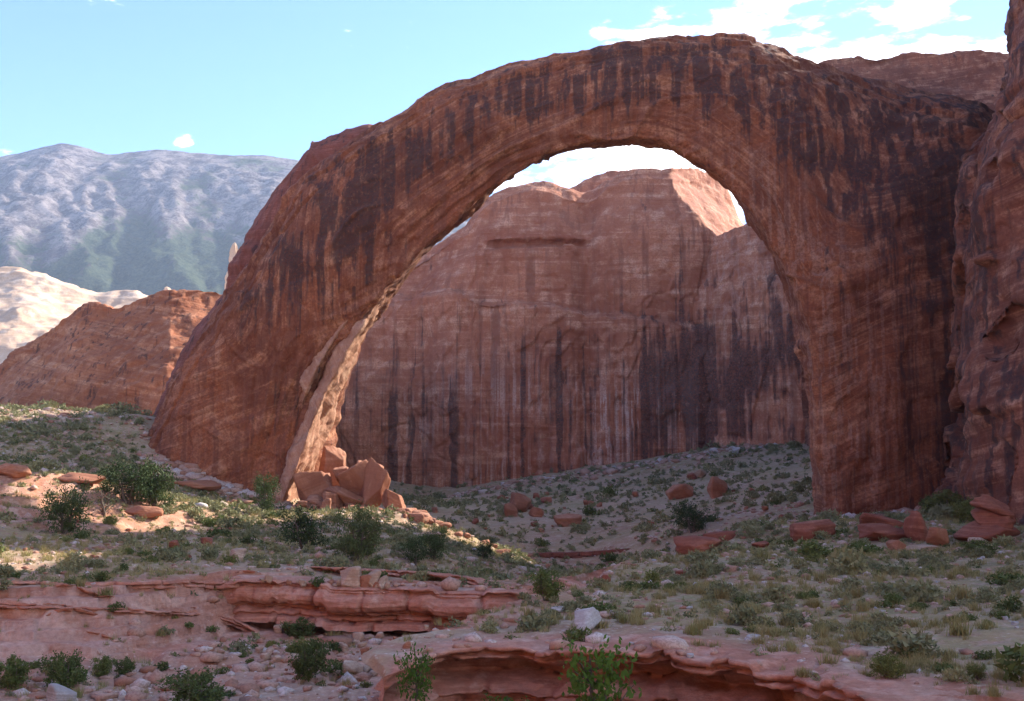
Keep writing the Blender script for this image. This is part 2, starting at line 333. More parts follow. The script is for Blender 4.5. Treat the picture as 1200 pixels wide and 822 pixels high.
for p in [(0, 0, -1.7), (0, 6, -3.8), (0, 15, -6.8), (0, 27, -10.6), (-25, 25, -9.5), (25, 22, -9.0), (-60, 35, -9), (45, 30, -8), (-30, 5, -3), (30, 5, -3), (0, -40, 2), (-80, -20, 2), (80, -20, 4),
          (0, -300, 10), (-300, 0, 14), (300, 0, 10), (-150, 60, -6), (-200, 180, 14), (150, 100, 0), (200, 200, 4), (0, 420, 4), (-150, 420, 16), (200, 420, 8), (-400, 600, 20), (400, 600, 20), (0, 900, 25)]:
    CP.append(np.array(p, float))
CP = np.array(CP)
def _k(d2): return np.sqrt(d2 + 9.0)
_A = _k(((CP[:, None, :2] - CP[None, :, :2]) ** 2).sum(-1)) ; _n = len(CP)
_A = np.block([[_A - 0.0 * np.eye(_n), np.c_[np.ones(_n), CP[:, :2] / 100]], [np.r_[[np.ones(_n)], CP[:, :2].T / 100], np.zeros((3, 3))]])
_w = np.linalg.solve(_A + 1e-6 * np.eye(_n + 3), np.r_[CP[:, 2], 0, 0, 0])
def base_z(x, y):
    x = np.asarray(x, float); y = np.asarray(y, float); sh = x.shape; x = x.ravel(); y = y.ravel(); out = np.empty(len(x))
    xc = np.clip(x, -600, 600); yc = np.clip(y, -400, 900)
    for a in range(0, len(x), 40000):
        s = slice(a, a + 40000)
        d2 = (xc[s, None] - CP[None, :, 0]) ** 2 + (yc[s, None] - CP[None, :, 1]) ** 2
        out[s] = _k(d2) @ _w[:_n] + _w[_n] + (_w[_n + 1] * xc[s] + _w[_n + 2] * yc[s]) / 100
    return out.reshape(sh)
# the wash: a polygon in plan whose floor lies below the terraces
def gxy(u, v, z): return tuple(G(u, v, z)[:2])
LIP = [G(u, v, -9.5) for u, v in ((468, 775), (520, 757), (600, 755), (660, 762), (760, 771), (840, 781), (900, 790), (945, 801), (1000, 822), (1060, 850))]
BENCH = [G(u, v, z) for u, v, z in ((255, 684, -9.8), (330, 688, -10.1), (420, 693, -10.3), (500, 696, -10.4), (585, 697, -10.4), (612, 690, -10.4))]
WASH = [(-75, 64), (-52, 66)] + [gxy(110, 684, -9.2), gxy(200, 682, -9.5)] + [(p[0], p[1] + 3.2) for p in BENCH] + [(3.0, 82), (4, 92), (7, 97), (13, 95)]
WASH += [gxy(755, 652, -9.9), gxy(700, 672, -9.8), gxy(625, 697, -9.8), gxy(560, 716, -9.7), gxy(500, 745, -9.6)]
WASH += [(p[0] - 0.4, p[1] + 6.0) for p in LIP] + [(24, 30), (10, 35), (-6, 38), (-30, 40), (-75, 40)]
WASH = np.array(WASH)
CAPS = [np.array([tuple(p[:2]) for p in LIP] + [(p[0] - 0.5, p[1] + 8.5) for p in LIP[::-1]]), np.array([tuple(p[:2]) for p in BENCH] + [(p[0], p[1] + 5.5) for p in BENCH[::-1]])]
def sdist(x, y, poly):                 # >0 inside
    x = np.asarray(x, float).ravel(); y = np.asarray(y, float).ravel()
    d = np.full(len(x), 1e9); ins = np.zeros(len(x), bool); n = len(poly)
    for i in range(n):
        ax, ay = poly[i]; bx, by = poly[(i + 1) % n]; ex, ey = bx - ax, by - ay
        t = np.clip(((x - ax) * ex + (y - ay) * ey) / (ex * ex + ey * ey + 1e-9), 0, 1)
        d = np.minimum(d, np.hypot(x - ax - t * ex, y - ay - t * ey))
        c = (ay > y) != (by > y)
        with np.errstate(divide='ignore', invalid='ignore'):
            ins ^= c & (x < (bx - ax) * (y - ay) / (by - ay + 1e-12) + ax)
    return np.where(ins, d, -d)
def ground_z(x, y, cover=True):
    x = np.asarray(x, float); y = np.asarray(y, float); sh = x.shape
    p2 = np.stack([x, y, 0 * x], -1)
    z = base_z(x, y)
    near = np.hypot(x, y)
    sd = sdist(x, y, WASH).reshape(sh) + 0.9 * fbm(p2 / 5.0, 3)
    wid = 1.3 + 6.2 * sstep(-17, -27, x) * sstep(58, 62, y) + 3.0 * sstep(41, 39, y)
    dep = 3.6 * sstep(0, 1, sd / wid)
    lay = dep + 0.55 * fbm(p2 / 7 + 3, 3)
    if cover:
        for cp in CAPS: dep = dep * (sdist(x, y, cp).reshape(sh) < 0)
    detail = True
    st = facet(lay, 1.45, 0.07); inw = sstep(0.03, 0.3, dep) * sstep(3.6, 3.2, dep)
    dep = dep + (st - lay) * inw * 0.9
    z = z - dep
    rock = np.clip(sstep(-1.5, 0.6, sd) * sstep(8.5, 5.0, sd) * sstep(60, 63, y) + sstep(-9, -2, sd) * sstep(-62, 40, x + 0 * y) * (y > 60) * (x < 6) * 0.8, 0, 1)
    rock = np.maximum(rock, sstep(-3.5, -0.5, sd) * (x > -8) * (y < 60))
    # strata showing through on the left terrace
    tm = sstep(-22, -3, sd) * (x < 4) * (y > 60) * sstep(115, 95, y)
    q = z + 0.35 * fbm(p2 / 9 + 8, 3)
    z = z + tm * (facet(q, 1.7, 0.07) - q) * 0.9
    hl = sstep(-36, -42, x) * sstep(100, 108, y) * sstep(140, 128, y)
    q2 = z + 0.8 * fbm(p2 / 10 + 5, 3); z = z + hl * (facet(q2, 0.8, 0.15) - q2) * 0.9; rock = np.maximum(rock, hl * 0.8)
    z = z + 0.55 * fbm(p2 / 16.0 + 1, 3) * sstep(10, 60, near) + 0.16 * fbm(p2 / 3.1, 3)
    if detail: z = z + 0.07 * fbm(p2 / 0.9, 3) * sstep(260, 120, near) + 3.0 * fbm(p2 / 60 + 4, 3) * sstep(200, 500, near)
    # rubble on the wash floor
    fl = sstep(3.0, 6.0, sd)
    z = z + fl * 0.35 * fbm(p2 / 1.6 + 2, 2)
    # raised rubble crest along the right rim of the left terrace
    cr = STRIP_D(x, y); z = z + 0.9 * sstep(3.2, 0.3, cr) * (0.7 + 0.6 * fbm(p2 / 2.0, 2))
    # talus rising to the foot of the streaked wall
    return z, rock * (0.75 + 0.5 * fbm(p2 / 3 + 6, 3)), sd
_st = np.array([P(470, 606, 147)[:2], P(500, 618, 149)[:2], P(560, 640, 156)[:2], P(620, 662, 163)[:2], P(680, 686, 170)[:2]])
def STRIP_D(x, y):
    d = np.full(np.shape(x), 1e9)
    for a, b in zip(_st[:-1], _st[1:]):
        e = b - a; t = np.clip(((x - a[0]) * e[0] + (y - a[1]) * e[1]) / (e @ e), 0, 1)
        d = np.minimum(d, np.hypot(x - a[0] - t * e[0], y - a[1] - t * e[1]))
    return d
def gz(x, y): return float(ground_z(np.array([x]), np.array([y]))[0][0])

_tt = np.concatenate([np.geomspace(30, 420, 1400)])
def hit(u, v):                         # where the line of sight (u, v) first meets the ground
    a, y, c = (float(k) for k in _dir(u, v)); Y = _tt; x = a / y * Y; zz = c / y * Y
    g = ground_z(x, Y)[0]; i = np.argmax(g > zz)
    return np.array([x[i], Y[i], g[i]])
def build_ground():
    th = np.concatenate([np.linspace(-180, -33, 30)[:-1], np.linspace(-32, 32, 680), np.linspace(33, 180, 30)[1:]])
    rr = np.concatenate([[0.6, 4, 9, 16, 22, 27], np.geomspace(31, 130, 500)[1:], np.geomspace(130, 420, 170)[1:], [520, 700, 1000, 1600, 2600, 4200, 7000]])
    Rr, Th = np.meshgrid(rr, np.radians(th), indexing='ij')
    x = Rr * np.sin(Th); y = Rr * np.cos(Th)
    z, rock, sd = ground_z(x, y, False)
    p2 = np.stack([x, y, 0 * x], -1)
    grass = np.clip(0.62 + 0.9 * fbm(p2 / 12, 3) + 0.3 * sstep(2, 8, x) * sstep(150, 120, y), 0, 1) * sstep(3, -2, sd)
    pale = np.clip(sstep(0.5, 3.0, sd) * sstep(-20, -26, x) + sstep(2, 5, sd) * 0.5 * (x > -22), 0, 1) * (y > 45)
    V = np.stack([x, y, z], -1)
    me = mesh_np('ground', V, grid_faces(len(rr), len(th), flip=True), {'rock': np.clip(rock, 0, 1), 'grass': grass, 'pale': pale}, mat=M['ground'])
    obj('ground', me, kind='structure')
build_ground()
print('ground', round(time.time() - T0, 1))

# ------------------------------------------------------------------ rock building
def rock_relief(V, Nn, big=1.5, med=0.5, small=0.18, bed=0.25, bedz=0.8, tilt=0.2, plate=0.5, seed=0.0, crack=0.55):
    p = V + seed
    d = big * fbm(p / 19, 2) + med * fbm(p / 6.5 + 4, 2) * (0.5 + np.clip(2.2 * pn(p / 23 + 7) + 0.4, 0, 1.2)) + small * fbm(p / 1.7 + 9, 2)
    zz = V[..., 2] - tilt * V[..., 0] + 2.6 * fbm(p / 26 + 2, 2)
    lay = np.stack([zz * bedz, zz * 0 + 0.07 * V[..., 0], 0.07 * V[..., 1]], -1)
    d = d + bed * facet(fbm(lay, 3), 5, 0.08) * np.clip(0.5 + 2.4 * pn(p / 17 + 50), 0, 1.3)
    d = d + plate * facet(fbm(p / 13 + 31, 3), 4, 0.05) + 0.45 * plate * facet(fbm(p / 4.5 + 12, 2), 4, 0.07)
    c1 = pn(S(p, .055, .055, .075, 3.3)); d = d - crack * np.exp(-(c1 / 0.022) ** 2) * sstep(-.05, .2, pn(p / 21 + 77))
    return V + Nn * d[..., None]

# --- the arch
ST = [  # outer silhouette, inner front edge, inner back edge (photo directions), front distance, depth
 ((112, 650), (300, 668), (362, 668), 168, 16), ((140, 578), (318, 622), (374, 616), 168, 16), ((165, 530), (335, 582), (386, 560), 168, 16), ((190, 480), (350, 527), (398, 503), 168, 16),
 ((235, 398), (374, 455), (418, 430), 168, 16), ((286, 326), (402, 405), (444, 372), 167, 15), ((347, 224), (434, 360), (484, 314), 166, 14), ((394, 184), (492, 300), (538, 258), 166, 13),
 ((448, 143), (560, 234), (588, 213), 165, 12), ((530, 103), (622, 192), (640, 186), 164, 12), ((640, 66), (690, 171), (702, 170), 163, 12), ((740, 50), (748, 163), (752, 169), 162, 13),
 ((825, 47), (796, 176), (800, 181), 161, 14), ((892, 54), (845, 210), (840, 205), 159, 16), ((960, 76), (886, 256), (880, 258), 157, 18), ((1050, 106), (920, 308), (913, 303), 155, 22),
 ((1150, 130), (941, 375), (934, 372), 152, 26), ((1240, 190), (952, 440), (942, 440), 151, 28), ((1260, 320), (961, 510), (950, 512), 150, 28), ((1260, 480), (967, 580), (955, 582), 150, 28), ((1260, 640), (972, 650), (958, 652), 150, 28)]
PROF = np.array([(0.0, 0.06), (0.02, 0.02), (0.06, 0.0), (0.25, -0.03), (0.5, -0.02), (0.70, 0.02), (0.84, 0.10), (0.93, 0.22), (0.985, 0.38), (1.0, 0.5), (0.985, 0.66), (0.93, 0.82), (0.82, 0.94), (0.6, 1.0), (0.3, 1.02), (0.06, 1.0), (0.02, 0.98), (0.0, 0.94), (-0.01, 0.7), (-0.01, 0.3)])
def prof_samples(prof, dens):
    c = np.vstack([prof, prof[:1]]); seg = np.hypot(*np.diff(c, axis=0).T); out = []
    for i, (a, b) in enumerate(zip(c[:-1], c[1:])):
        n = max(1, int(round(dens[i] * seg[i]))); f = np.arange(n)[:, None] / n; out.append(a + (b - a) * f)
    return np.vstack(out)
def sweep(st, prof, ns, dens):
    Tt, I, D = [], [], []
    for o_, i_, b_, yf, dp in st:
        i3 = P(*i_, yf); d3 = P(*b_, yf + dp) - i3; t3 = P(*o_, yf + 0.5 * dp)
        I.append(i3); D.append(d3); Tt.append(t3 - i3 - 0.5 * d3)
    I, D, Tt = (crom(np.array(k), ns) for k in (I, D, Tt))
    q = prof_samples(prof, dens)
    return I[:, None] + q[None, :, :1] * Tt[:, None] + q[None, :, 1:] * D[:, None], q
def build_arch():
    root = obj('natural_arch', None, label='huge dark red sandstone arch spanning the canyon with black-streaked face', cat='rock arch', loc=tuple(P(640, 600, 165)))
    off = np.array(root.location)
    dens = [130] * 8 + [60] * 2 + [30] * 7 + [40] * 3
    V, q = sweep(ST, PROF, 860, dens)
    ns, m = V.shape[:2]
    Nn = -grid_normals(V, True)
    s = np.linspace(0, 1, ns)[:, None] * np.ones((1, m)); a = np.ones((ns, 1)) * q[None, :, 0]; b = np.ones((ns, 1)) * q[None, :, 1]
    W = rock_relief(V, Nn, 1.2, 0.45, 0.14, 0.55, 0.45, 0.28, 0.9)
    # exfoliation: long plates and grooves running along the inner curve
    ex = np.stack([s * 13, a * 15 + 1.6 * fbm(V / 20, 2), b * 4], -1)
    mk = np.clip(0.35 + 1.8 * pn(V / 19 + 13), 0, 1.2)
    e1 = facet(fbm(ex, 2), 4, 0.07); inner = sstep(0.60, 0.05, a)
    W = W + Nn * (2.0 * e1 * inner * mk)[..., None]
    gro = np.clip(-pn(np.stack([s * 10, a * 15 + 1.8 * pn(V / 15), b * 0 + 3], -1)) - 0.26, 0, 1)
    W = W - Nn * (2.6 * gro * sstep(0.70, 0.2, a) * (0.35 + 0.9 * sstep(.62, .75, s)))[..., None]
    # stepped caps along the top
    cap = sstep(0.78, 0.88, a) * facet(fbm(np.stack([s * 9, a * 11, b * 3], -1), 2), 3, 0.06)
    W = W + Nn * (2.0 * cap)[..., None]
    x, z = V[..., 0], V[..., 2]
    band = sstep(0.95, 0.80, a) * sstep(0.25, 0.55, a) * sstep(0.16, 0.30, s)     # drip band below the rim
    varn = 0.16 + 0.62 * band * (0.6 + 0.9 * fbm(V / 11, 3)) + 0.25 * sstep(0.86, 0.93, a) * np.clip(fbm(S(V, .04, .04, .25), 3) * 3, 0, 1)
    varn += 0.28 * np.exp(-((x + 26) / 8) ** 2 - ((z - 42) / 12) ** 2) + 0.32 * sstep(0.70, 0.76, s) * sstep(0.3, 0.7, a) * np.clip(0.5 + 2 * fbm(S(V, .05, .05, .09), 3), 0, 1)
    varn += 0.22 * np.exp(-((s - 0.56) / 0.09) ** 2) * sstep(0.2, 0.4, a) - 0.22 * sstep(0.20, 0.08, s)
    varn = np.clip(varn + 0.05 + 0.14 * sstep(0.66, 0.78, s) * sstep(0.15, 0.4, a), 0, 0.70)
    pale = 0.25 * sstep(0.5, 0.1, a) * sstep(0.60, 0.7, s) + 0.1
    Tl = np.linalg.norm(V[:, np.argmin(np.abs(q[:, 0] - 1.0))] - V[:, 0], axis=1)[:, None]
    wb = 0.9 * sstep(.18, .36, s) * sstep(.84, .70, s)
    bedc = wb * (a * Tl * 0.9 + 3 * pn(V / 30)) + (1 - wb) * (z - 0.38 * x + 3.0 * fbm(V / 22, 2))
    me = mesh_np('rock_span', W - off, grid_faces(ns, m, True, flip=False), {'varn': varn, 'pale': pale, 'bedc': bedc}, mat=M['arch'])
    obj('rock_span', me, root)
    # the buttress that rides behind the left shoulder
    st2 = [((140, 580), (260, 600), (300, 600), 183, 14), ((190, 470), (300, 500), (330, 500), 183, 14), ((222, 395), (330, 420), (360, 400), 183, 14), ((254, 352), (350, 370), (380, 350), 183, 14), ((271, 326), (360, 340), (390, 330), 183, 14), ((286, 284), (370, 310), (400, 300), 183, 14),
           ((318, 232), (390, 270), (410, 260), 183, 14), ((343, 202), (400, 240), (420, 240), 182, 13), ((364, 172), (420, 220), (440, 220), 181, 12), ((385, 158), (440, 210), (450, 210), 180, 11), ((412, 149), (455, 200), (470, 200), 180, 10), ((436, 147), (480, 195), (490, 195), 179, 9), ((456, 168), (500, 200), (510, 200), 178, 8)]
    V, q = sweep(st2, PROF, 260, [60] * 10 + [20] * 10)
    Nn = -grid_normals(V, True)
    W = rock_relief(V, Nn, 1.0, 0.5, 0.15, 0.5, 0.5, -0.3, 0.7, 40)
    va = 0.22 + 0.5 * np.clip(fbm(V / 8, 3), 0, 1)
    obj('back_buttress', mesh_np('back_buttress', W - off, grid_faces(*V.shape[:2], True), {'varn': va, 'pale': va * 0}, mat=M['redledge']), root)
    # leaning slabs split off the inner side of the left leg
    def slab(name, rows, yl, yr, thick, seed, label=None):
        Lp = crom([P(a_, b_, yl + k * 0.3) for k, (a_, b_, c_, d_) in enumerate(rows)], 170); Rp = crom([P(c_, d_, yr + k * 0.3) for k, (a_, b_, c_, d_) in enumerate(rows)], 170)
        back = np.array([-0.75, 0.65, 0.05]) * thick
        c = [Lp, Rp, Rp + back, Lp + back]; q = []
        for k, n in zip(range(4), (26, 8, 12, 8)):
            f = (np.arange(n) / n)[None, :, None]; q.append(c[k][:, None] * (1 - f) + c[(k + 1) % 4][:, None] * f)
        V = np.concatenate(q, 1)
        cen = V.mean(1, keepdims=True); tp = np.linspace(0, 1, 170)[:, None, None]
        V = cen + (V - cen) * np.clip(np.minimum(tp * (14 if thick < 3.1 else 4) + (0.3 if thick < 3.1 else 0.08), (1 - tp) * (9 if thick < 3.1 else 4) + 0.05), 0, 1)
        Nn = grid_normals(V, True); ctr = ((V - cen) * Nn).sum(-1).mean(); Nn = Nn * np.sign(ctr)
        d = 0.5 * fbm(V / 5 + seed, 3) + 1.0 * facet(fbm(S(V, .26, .35, .10, seed), 3), 5, 0.06) + 0.45 * facet(fbm(V / 2.4 + seed, 2), 4, 0.06) + 0.12 * fbm(V / 1.1, 2)
        W = V + Nn * d[..., None]
        obj(name, mesh_np(name, W - off, grid_faces(*V.shape[:2], True, flip=ctr > 0), {'varn': 0 * d, 'pale': 0.3 + 0 * d}, mat=M['boulder'] if False else M['slab']), root, label=label)
    slab('leaning_slab', [(312, 640, 330, 632), (324, 606, 346, 594), (338, 570, 368, 548), (353, 533, 386, 505), (370, 484, 400, 462), (393, 437, 420, 414), (416, 396, 438, 377), (444, 352, 462, 334)], 164.0, 176, 3.0, 3.0, 'sunlit tan slab leaning against the left leg of the arch')
    slab('flake', [(352, 486, 362, 470), (362, 452, 376, 434), (376, 424, 392, 402), (394, 394, 412, 372), (414, 368, 432, 342), (440, 344, 456, 320)], 165.4, 171.0, 3.2, 9.0, 'narrow pale flake above the leaning slab')
M['slab'] = sandstone('slab_sandstone', (0.33, 0.15, 0.085), (0.47, 0.245, 0.15), (0.58, 0.36, 0.235), bedz=0.6, bump=0.5, tilt=(0, R(-60), 0), varn=0.5)
build_arch()
print('arch', round(time.time() - T0, 1))

# --- the streaked wall seen through the arch
def wall_sheet(tops, Yf, n, mz, zb, back=70, rnd=12.0, relief=(2.6, 0.9, 0.25, 0.5), lean=9.0, seed=0, turn=None, steps=None, crown=0.28):
    """tops: silhouette as (u, v); Yf(u): distance of the face. Rises from zb, rounds over the top and runs back."""
    tops = np.array(tops, float); u = np.linspace(tops[0, 0], tops[-1, 0], n); v = np.interp(u, tops[:, 0], tops[:, 1])
    k = np.hanning(9); k /= k.sum(); v = np.convolve(np.pad(v, 4, 'edge'), k, 'valid')
    Y = Yf(u); T3 = P(u, v, Y + rnd)
    m1 = int(mz * 0.8); m2 = mz - m1
    h = np.linspace(0, 1, m1); prof = [(hh, lean * hh ** 2.0 * 0.5 + rnd * 0.45 * sstep(1 - crown, 1.0, hh) ** 2) for hh in h]
    Vs = np.zeros((n, mz, 3)); x = T3[:, 0]; zt = T3[:, 2]
    for j, hh in enumerate(h):
        c = 1 - crown
        g = hh if hh < c else c + (hh - c)
        Vs[:, j] = np.stack([x * (Y + prof[j][1]) / (Y + rnd), Y + prof[j][1], zb + (zt - zb) * (1 - 0.045 * sstep(c, 1, hh)) * g / 1.0 if False else zb + (zt - zb) * 0.955 * hh], -1)
    for j in range(m2):
        f = (j + 1) / m2
        dy = prof[-1][1] + (rnd - prof[-1][1]) * min(1, f * 3) ** 0.7 + max(0, f - 1 / 3) * 1.5 * back
        zz = zb + (zt - zb) * (0.955 + 0.045 * math.sin(min(1, f * 3) * math.pi / 2)) - max(0, f - 1 / 3) ** 1.4 * 40
        Vs[:, m1 + j] = np.stack([x * (Y + dy) / (Y + rnd), Y + dy, zz], -1)
    return Vs, u, v
def build_wall():
    root = obj('canyon_wall', None, label='tall red canyon wall with black and pale vertical streaks seen through the arch', cat='cliff', loc=tuple(P(680, 560, 340)))
    off = np.array(root.location)
    def finish(name, Vs, rel, seed, va=None, pa=None, mat='wall', tilt=0.05):
        Nn = grid_normals(Vs); Nn *= np.where((Nn[..., 1:2] > 0) & (np.abs(Nn[..., 1:2]) > 0.5), -1, 1)
        if Nn[..., 1].mean() > 0: Nn = -Nn
        W = rock_relief(Vs, Nn, *rel, 0.22, tilt, 0.8, seed)
        # vertical alcove plates, flaking arcs
        pl = facet(fbm(S(Vs, .05, .03, .020, 5 + seed), 3), 4, 0.05); W = W + Nn * (3.0 * pl * sstep(95, 60, Vs[..., 2]))[..., None]
        cr = np.clip(-pn(S(Vs, .10, .02, .012, 3 + seed)) - 0.30, 0, 1); W = W - Nn * (4.0 * cr)[..., None]
        fl = facet(fbm(S(Vs, .22, .05, .013, 8 + seed), 2), 4, 0.08) * sstep(75, 40, Vs[..., 2]); W = W + Nn * (1.1 * fl)[..., None]
        f = grid_faces(*Vs.shape[:2]); 
        obj(name, mesh_np(name, W - off, f, {'varn': va, 'pale': pa}, mat=M[mat]), root)
    # main dome
    tops = [(300, 330), (380, 340), (430, 330), (480, 300), (520, 275), (548, 262), (554, 250), (562, 234), (575, 224), (598, 215), (622, 210), (648, 211), (666, 218), (684, 222), (696, 220), (712, 208), (733, 197), (758, 192), (787, 194), (817, 198), (846, 214), (872, 252), (900, 300), (930, 340)]
    Yf = lambda u: 338 + 10 * sstep(560, 480, u) + 3 * np.exp(-((u - 688) / 12.0) ** 2)
    Vs, u, v = wall_sheet(tops, Yf, 460, 290, -22, rnd=22, lean=10)
    x, z = Vs[..., 0], Vs[..., 2]; uu = u[:, None] + 0 * z
    kt = 1 + 0.9 * np.clip(uu - (788 + 2.3 * np.clip(97 - z, 0, 60) + 9 * fbm(np.stack([z / 9, 0 * z, 0 * z], -1), 3)), 0, 200) / Vs[..., 1]; Vs = Vs * kt[..., None]; x, z = Vs[..., 0], Vs[..., 2]
    # alcove band under the left cap and a shelf across the face
    sh = sstep(2.0, 0.0, np.abs(z - 73 - 0.02 * (x + 10))) * sstep(-12, -4, x) * sstep(30, 24, x)
    Vs[..., 1] += 3.5 * sh
    shelf = sstep(50, 53.5, z + 0.14 * x + 1.5 * fbm(S(Vs, .1, .1, 0), 2)) ; Vs[..., 1] += 5.0 * shelf * (1 - sstep(0.92, 1, (z + 22) / (z.max() + 22)))
    low = sstep(70, 15, z)
    va = 0.10 + 0.26 * low + 0.10 * fbm(Vs / 20, 2)
    for uc, w, z0, z1, a in ((655, 4.5, -10, 44, .6), (530, 4, -15, 22, .5), (462, 4, -15, 22, .55), (485, 2.5, -15, 10, .3), (612, 3, -5, 40, .22), (690, 3, 0, 40, .25), (760, 22, -5, 44, .5), (825, 20, -10, 50, .7), (870, 26, -5, 45, .5), (800, 16, 10, 62, .35), (820, 55, 20, 34, .38)):
        va = va + a * np.exp(-((uu + 3 * fbm(S(Vs, 0, 0, .08), 2) - uc) / w) ** 2) * sstep(z0 - 6, z0 + 2, z) * sstep(z1 + 8, z1 - 8, z)
    va = np.clip(np.where(z > 88, 0.0, va + 0.22 * fbm(S(Vs, .05, .05, .10, 3), 3) * low), -0.2, 1.1)
    pa = np.clip(low * (0.55 + 1.2 * fbm(S(Vs, .03, .03, .05, 8), 3)), 0, 0.9) * sstep(460, 475, uu + 0 * z) * sstep(42, 12, z)
    finish('wall_face', Vs, (1.6, 0.5, 0.18, 0.35), 0, va, pa)
    # small lit caps standing behind between the two domes
    tops = [(640, 240), (665, 222), (684, 210), (700, 205), (713, 201), (735, 200), (760, 215)]
    Vs, u, v = wall_sheet(tops, lambda u: 372 + 0 * u, 90, 70, 20, rnd=20, lean=14)
    finish('rear_cap', Vs, (1.0, 0.4, 0.2, 0.3), 5, 0 * Vs[..., 0], 0 * Vs[..., 0])
    # nearer lower wall on the right
    tops = [(770, 420), (800, 330), (822, 288), (838, 277), (860, 268), (887, 262), (905, 272), (935, 288), (980, 290), (1040, 270)]
    Yf = lambda u: 333 - 0.20 * np.clip(u - 840, 0, 300) + 12 * sstep(850, 785, u)
    Vs, u, v = wall_sheet(tops, Yf, 300, 280, -18, rnd=12, lean=9)
    x, z = Vs[..., 0], Vs[..., 2]; uu = u[:, None] + 0 * z
    va = 0.20 + 0.35 * fbm(S(Vs, .05, .05, .12), 3)
    for uc, w, z0, z1, a in ((825, 14, -10, 46, .75), (868, 18, 5, 50, .45), (905, 8, 10, 60, .4), (870, 45, 24, 33, .4), (925, 14, 30, 46, .35)):
        va = va + a * np.exp(-((uu + 4 * fbm(S(Vs, 0, 0, .08), 2) - uc) / w) ** 2) * sstep(z0 - 6, z0 + 2, z) * sstep(z1 + 8, z1 - 8, z)
    finish('lower_wall', Vs, (2.0, 0.9, 0.25, 0.6), 9, va, 0.2 + 0 * va)
build_wall()
print('wall', round(time.time() - T0, 1))

# --- mesa behind the right shoulder, and a hidden ridge added behind the right leg to cast shade
def lone(name, Vs, rel, mat, label, cat, va=0.2, seed=0, bedz=0.5, tilt=0.1, plate=0.8, pale=0.0):
    Nn = grid_normals(Vs)
    if (Nn * (Vs - Vs.reshape(-1, 3).mean(0))).sum() < 0: Nn = -Nn
    W = rock_relief(Vs, Nn, *rel, bedz, tilt, plate, seed)
    c = W.reshape(-1, 3); off = np.array([c[:, 0].mean(), c[:, 1].mean(), c[:, 2].min()])
    va = va + 0.25 * fbm(Vs / 12 + seed, 3)
    return obj(name, mesh_np(name, W - off, grid_faces(*Vs.shape[:2]), {'varn': va, 'pale': 0 * va + pale}, mat=M[mat]), label=label, cat=cat, loc=tuple(off))
tops = [(930, 110), (962, 72), (985, 66), (1030, 66), (1075, 63), (1120, 61), (1165, 62), (1230, 64), (1300, 80)]
Vs, u, v = wall_sheet(tops, lambda u: 300 + 0 * u, 180, 140, 10, rnd=40, lean=40, crown=0.6)
lone('sandstone_mesa', Vs, (2.0, 0.9, 0.3, 0.8), 'cliff', 'flat-topped brown mesa rising behind the right shoulder of the arch', 'mesa', 0.15, 11)

def cliff_right():
    # a tall buttress: its left edge follows the outline, the near side runs out of frame towards the camera, an unseen far rim is added to shade the terrace
    ed = np.array([(1178, -330), (1176, -200), (1172, -60), (1178, 0), (1180, 40), (1171, 85), (1166, 115), (1150, 150), (1133, 185), (1128, 230), (1126, 270), (1128, 320), (1118, 400), (1106, 470), (1100, 540), (1092, 590), (1085, 640)], float)
    Yn = 118.0
    e3 = P(ed[:, 0], ed[:, 1], Yn); o = np.argsort(e3[:, 2]); ez, ex = e3[o, 2], e3[o, 0]
    s = np.concatenate([np.linspace(-1, -0.25, 50)[:-1], np.linspace(-0.25, 0.2, 150), np.linspace(0.2, 1, 50)[1:], np.linspace(1, 1.4, 16)[1:]])
    z = np.concatenate([np.linspace(-16, 60, 300), np.linspace(60, 168, 60)[1:]])
    Z, Sg = np.meshgrid(z, s, indexing='ij')
    xc = np.interp(Z, ez, ex) + 3.0 + 5 * sstep(60, 168, Z)
    a = np.abs(Sg); rad = np.sqrt(a * a + 0.05 ** 2) - 0.05
    Yv = Yn + np.where(Sg < 0, 108 * Sg, 161 * np.minimum(Sg, 1) + 25 * np.clip(Sg - 1, 0, 1))
    X = xc + np.where(Sg < 0, 42 * rad ** 1.05, 0.520 * 161 * np.minimum(rad, 1) + 200 * np.clip(Sg - 1, 0, 1))
    return np.stack([X, Yv, Z], -1)
Vs = cliff_right()
Vs[..., 2] = np.where(Vs[..., 2] > 55, 55 + (Vs[..., 2] - 55) * (25 + np.clip((Vs[..., 1] - 118) / 161, 0, 1) * 68) / 113, Vs[..., 2])  # unseen rim height shaped to shade the terrace and clear the arch top
Vs[..., 2] = -16 + (Vs[..., 2] + 16) * np.interp(Vs[..., 1], [10, 70, 85, 98, 112, 118], [.42, .56, .69, .79, .97, 1.0])  # out-of-frame near part lowered: opens the sky, still shades the foreground
b = 1.6 * facet(fbm(S(Vs, .035, .035, .05, 4), 3), 3, 0.05); Vs[..., 0] += 3.4 * b
hol = np.exp(-((Vs[..., 2] - 26) / 4.0) ** 2 - ((Vs[..., 1] - 108) / 7.0) ** 2); Vs[..., 0] += 5.0 * hol
lone('canyon_cliff', Vs, (1.8, 0.6, 0.25, 0.7), 'cliff', 'near red cliff with ledges and shadowed hollows right of the arch', 'cliff', 0.5, 21, bedz=0.3, tilt=-0.25, plate=1.5)

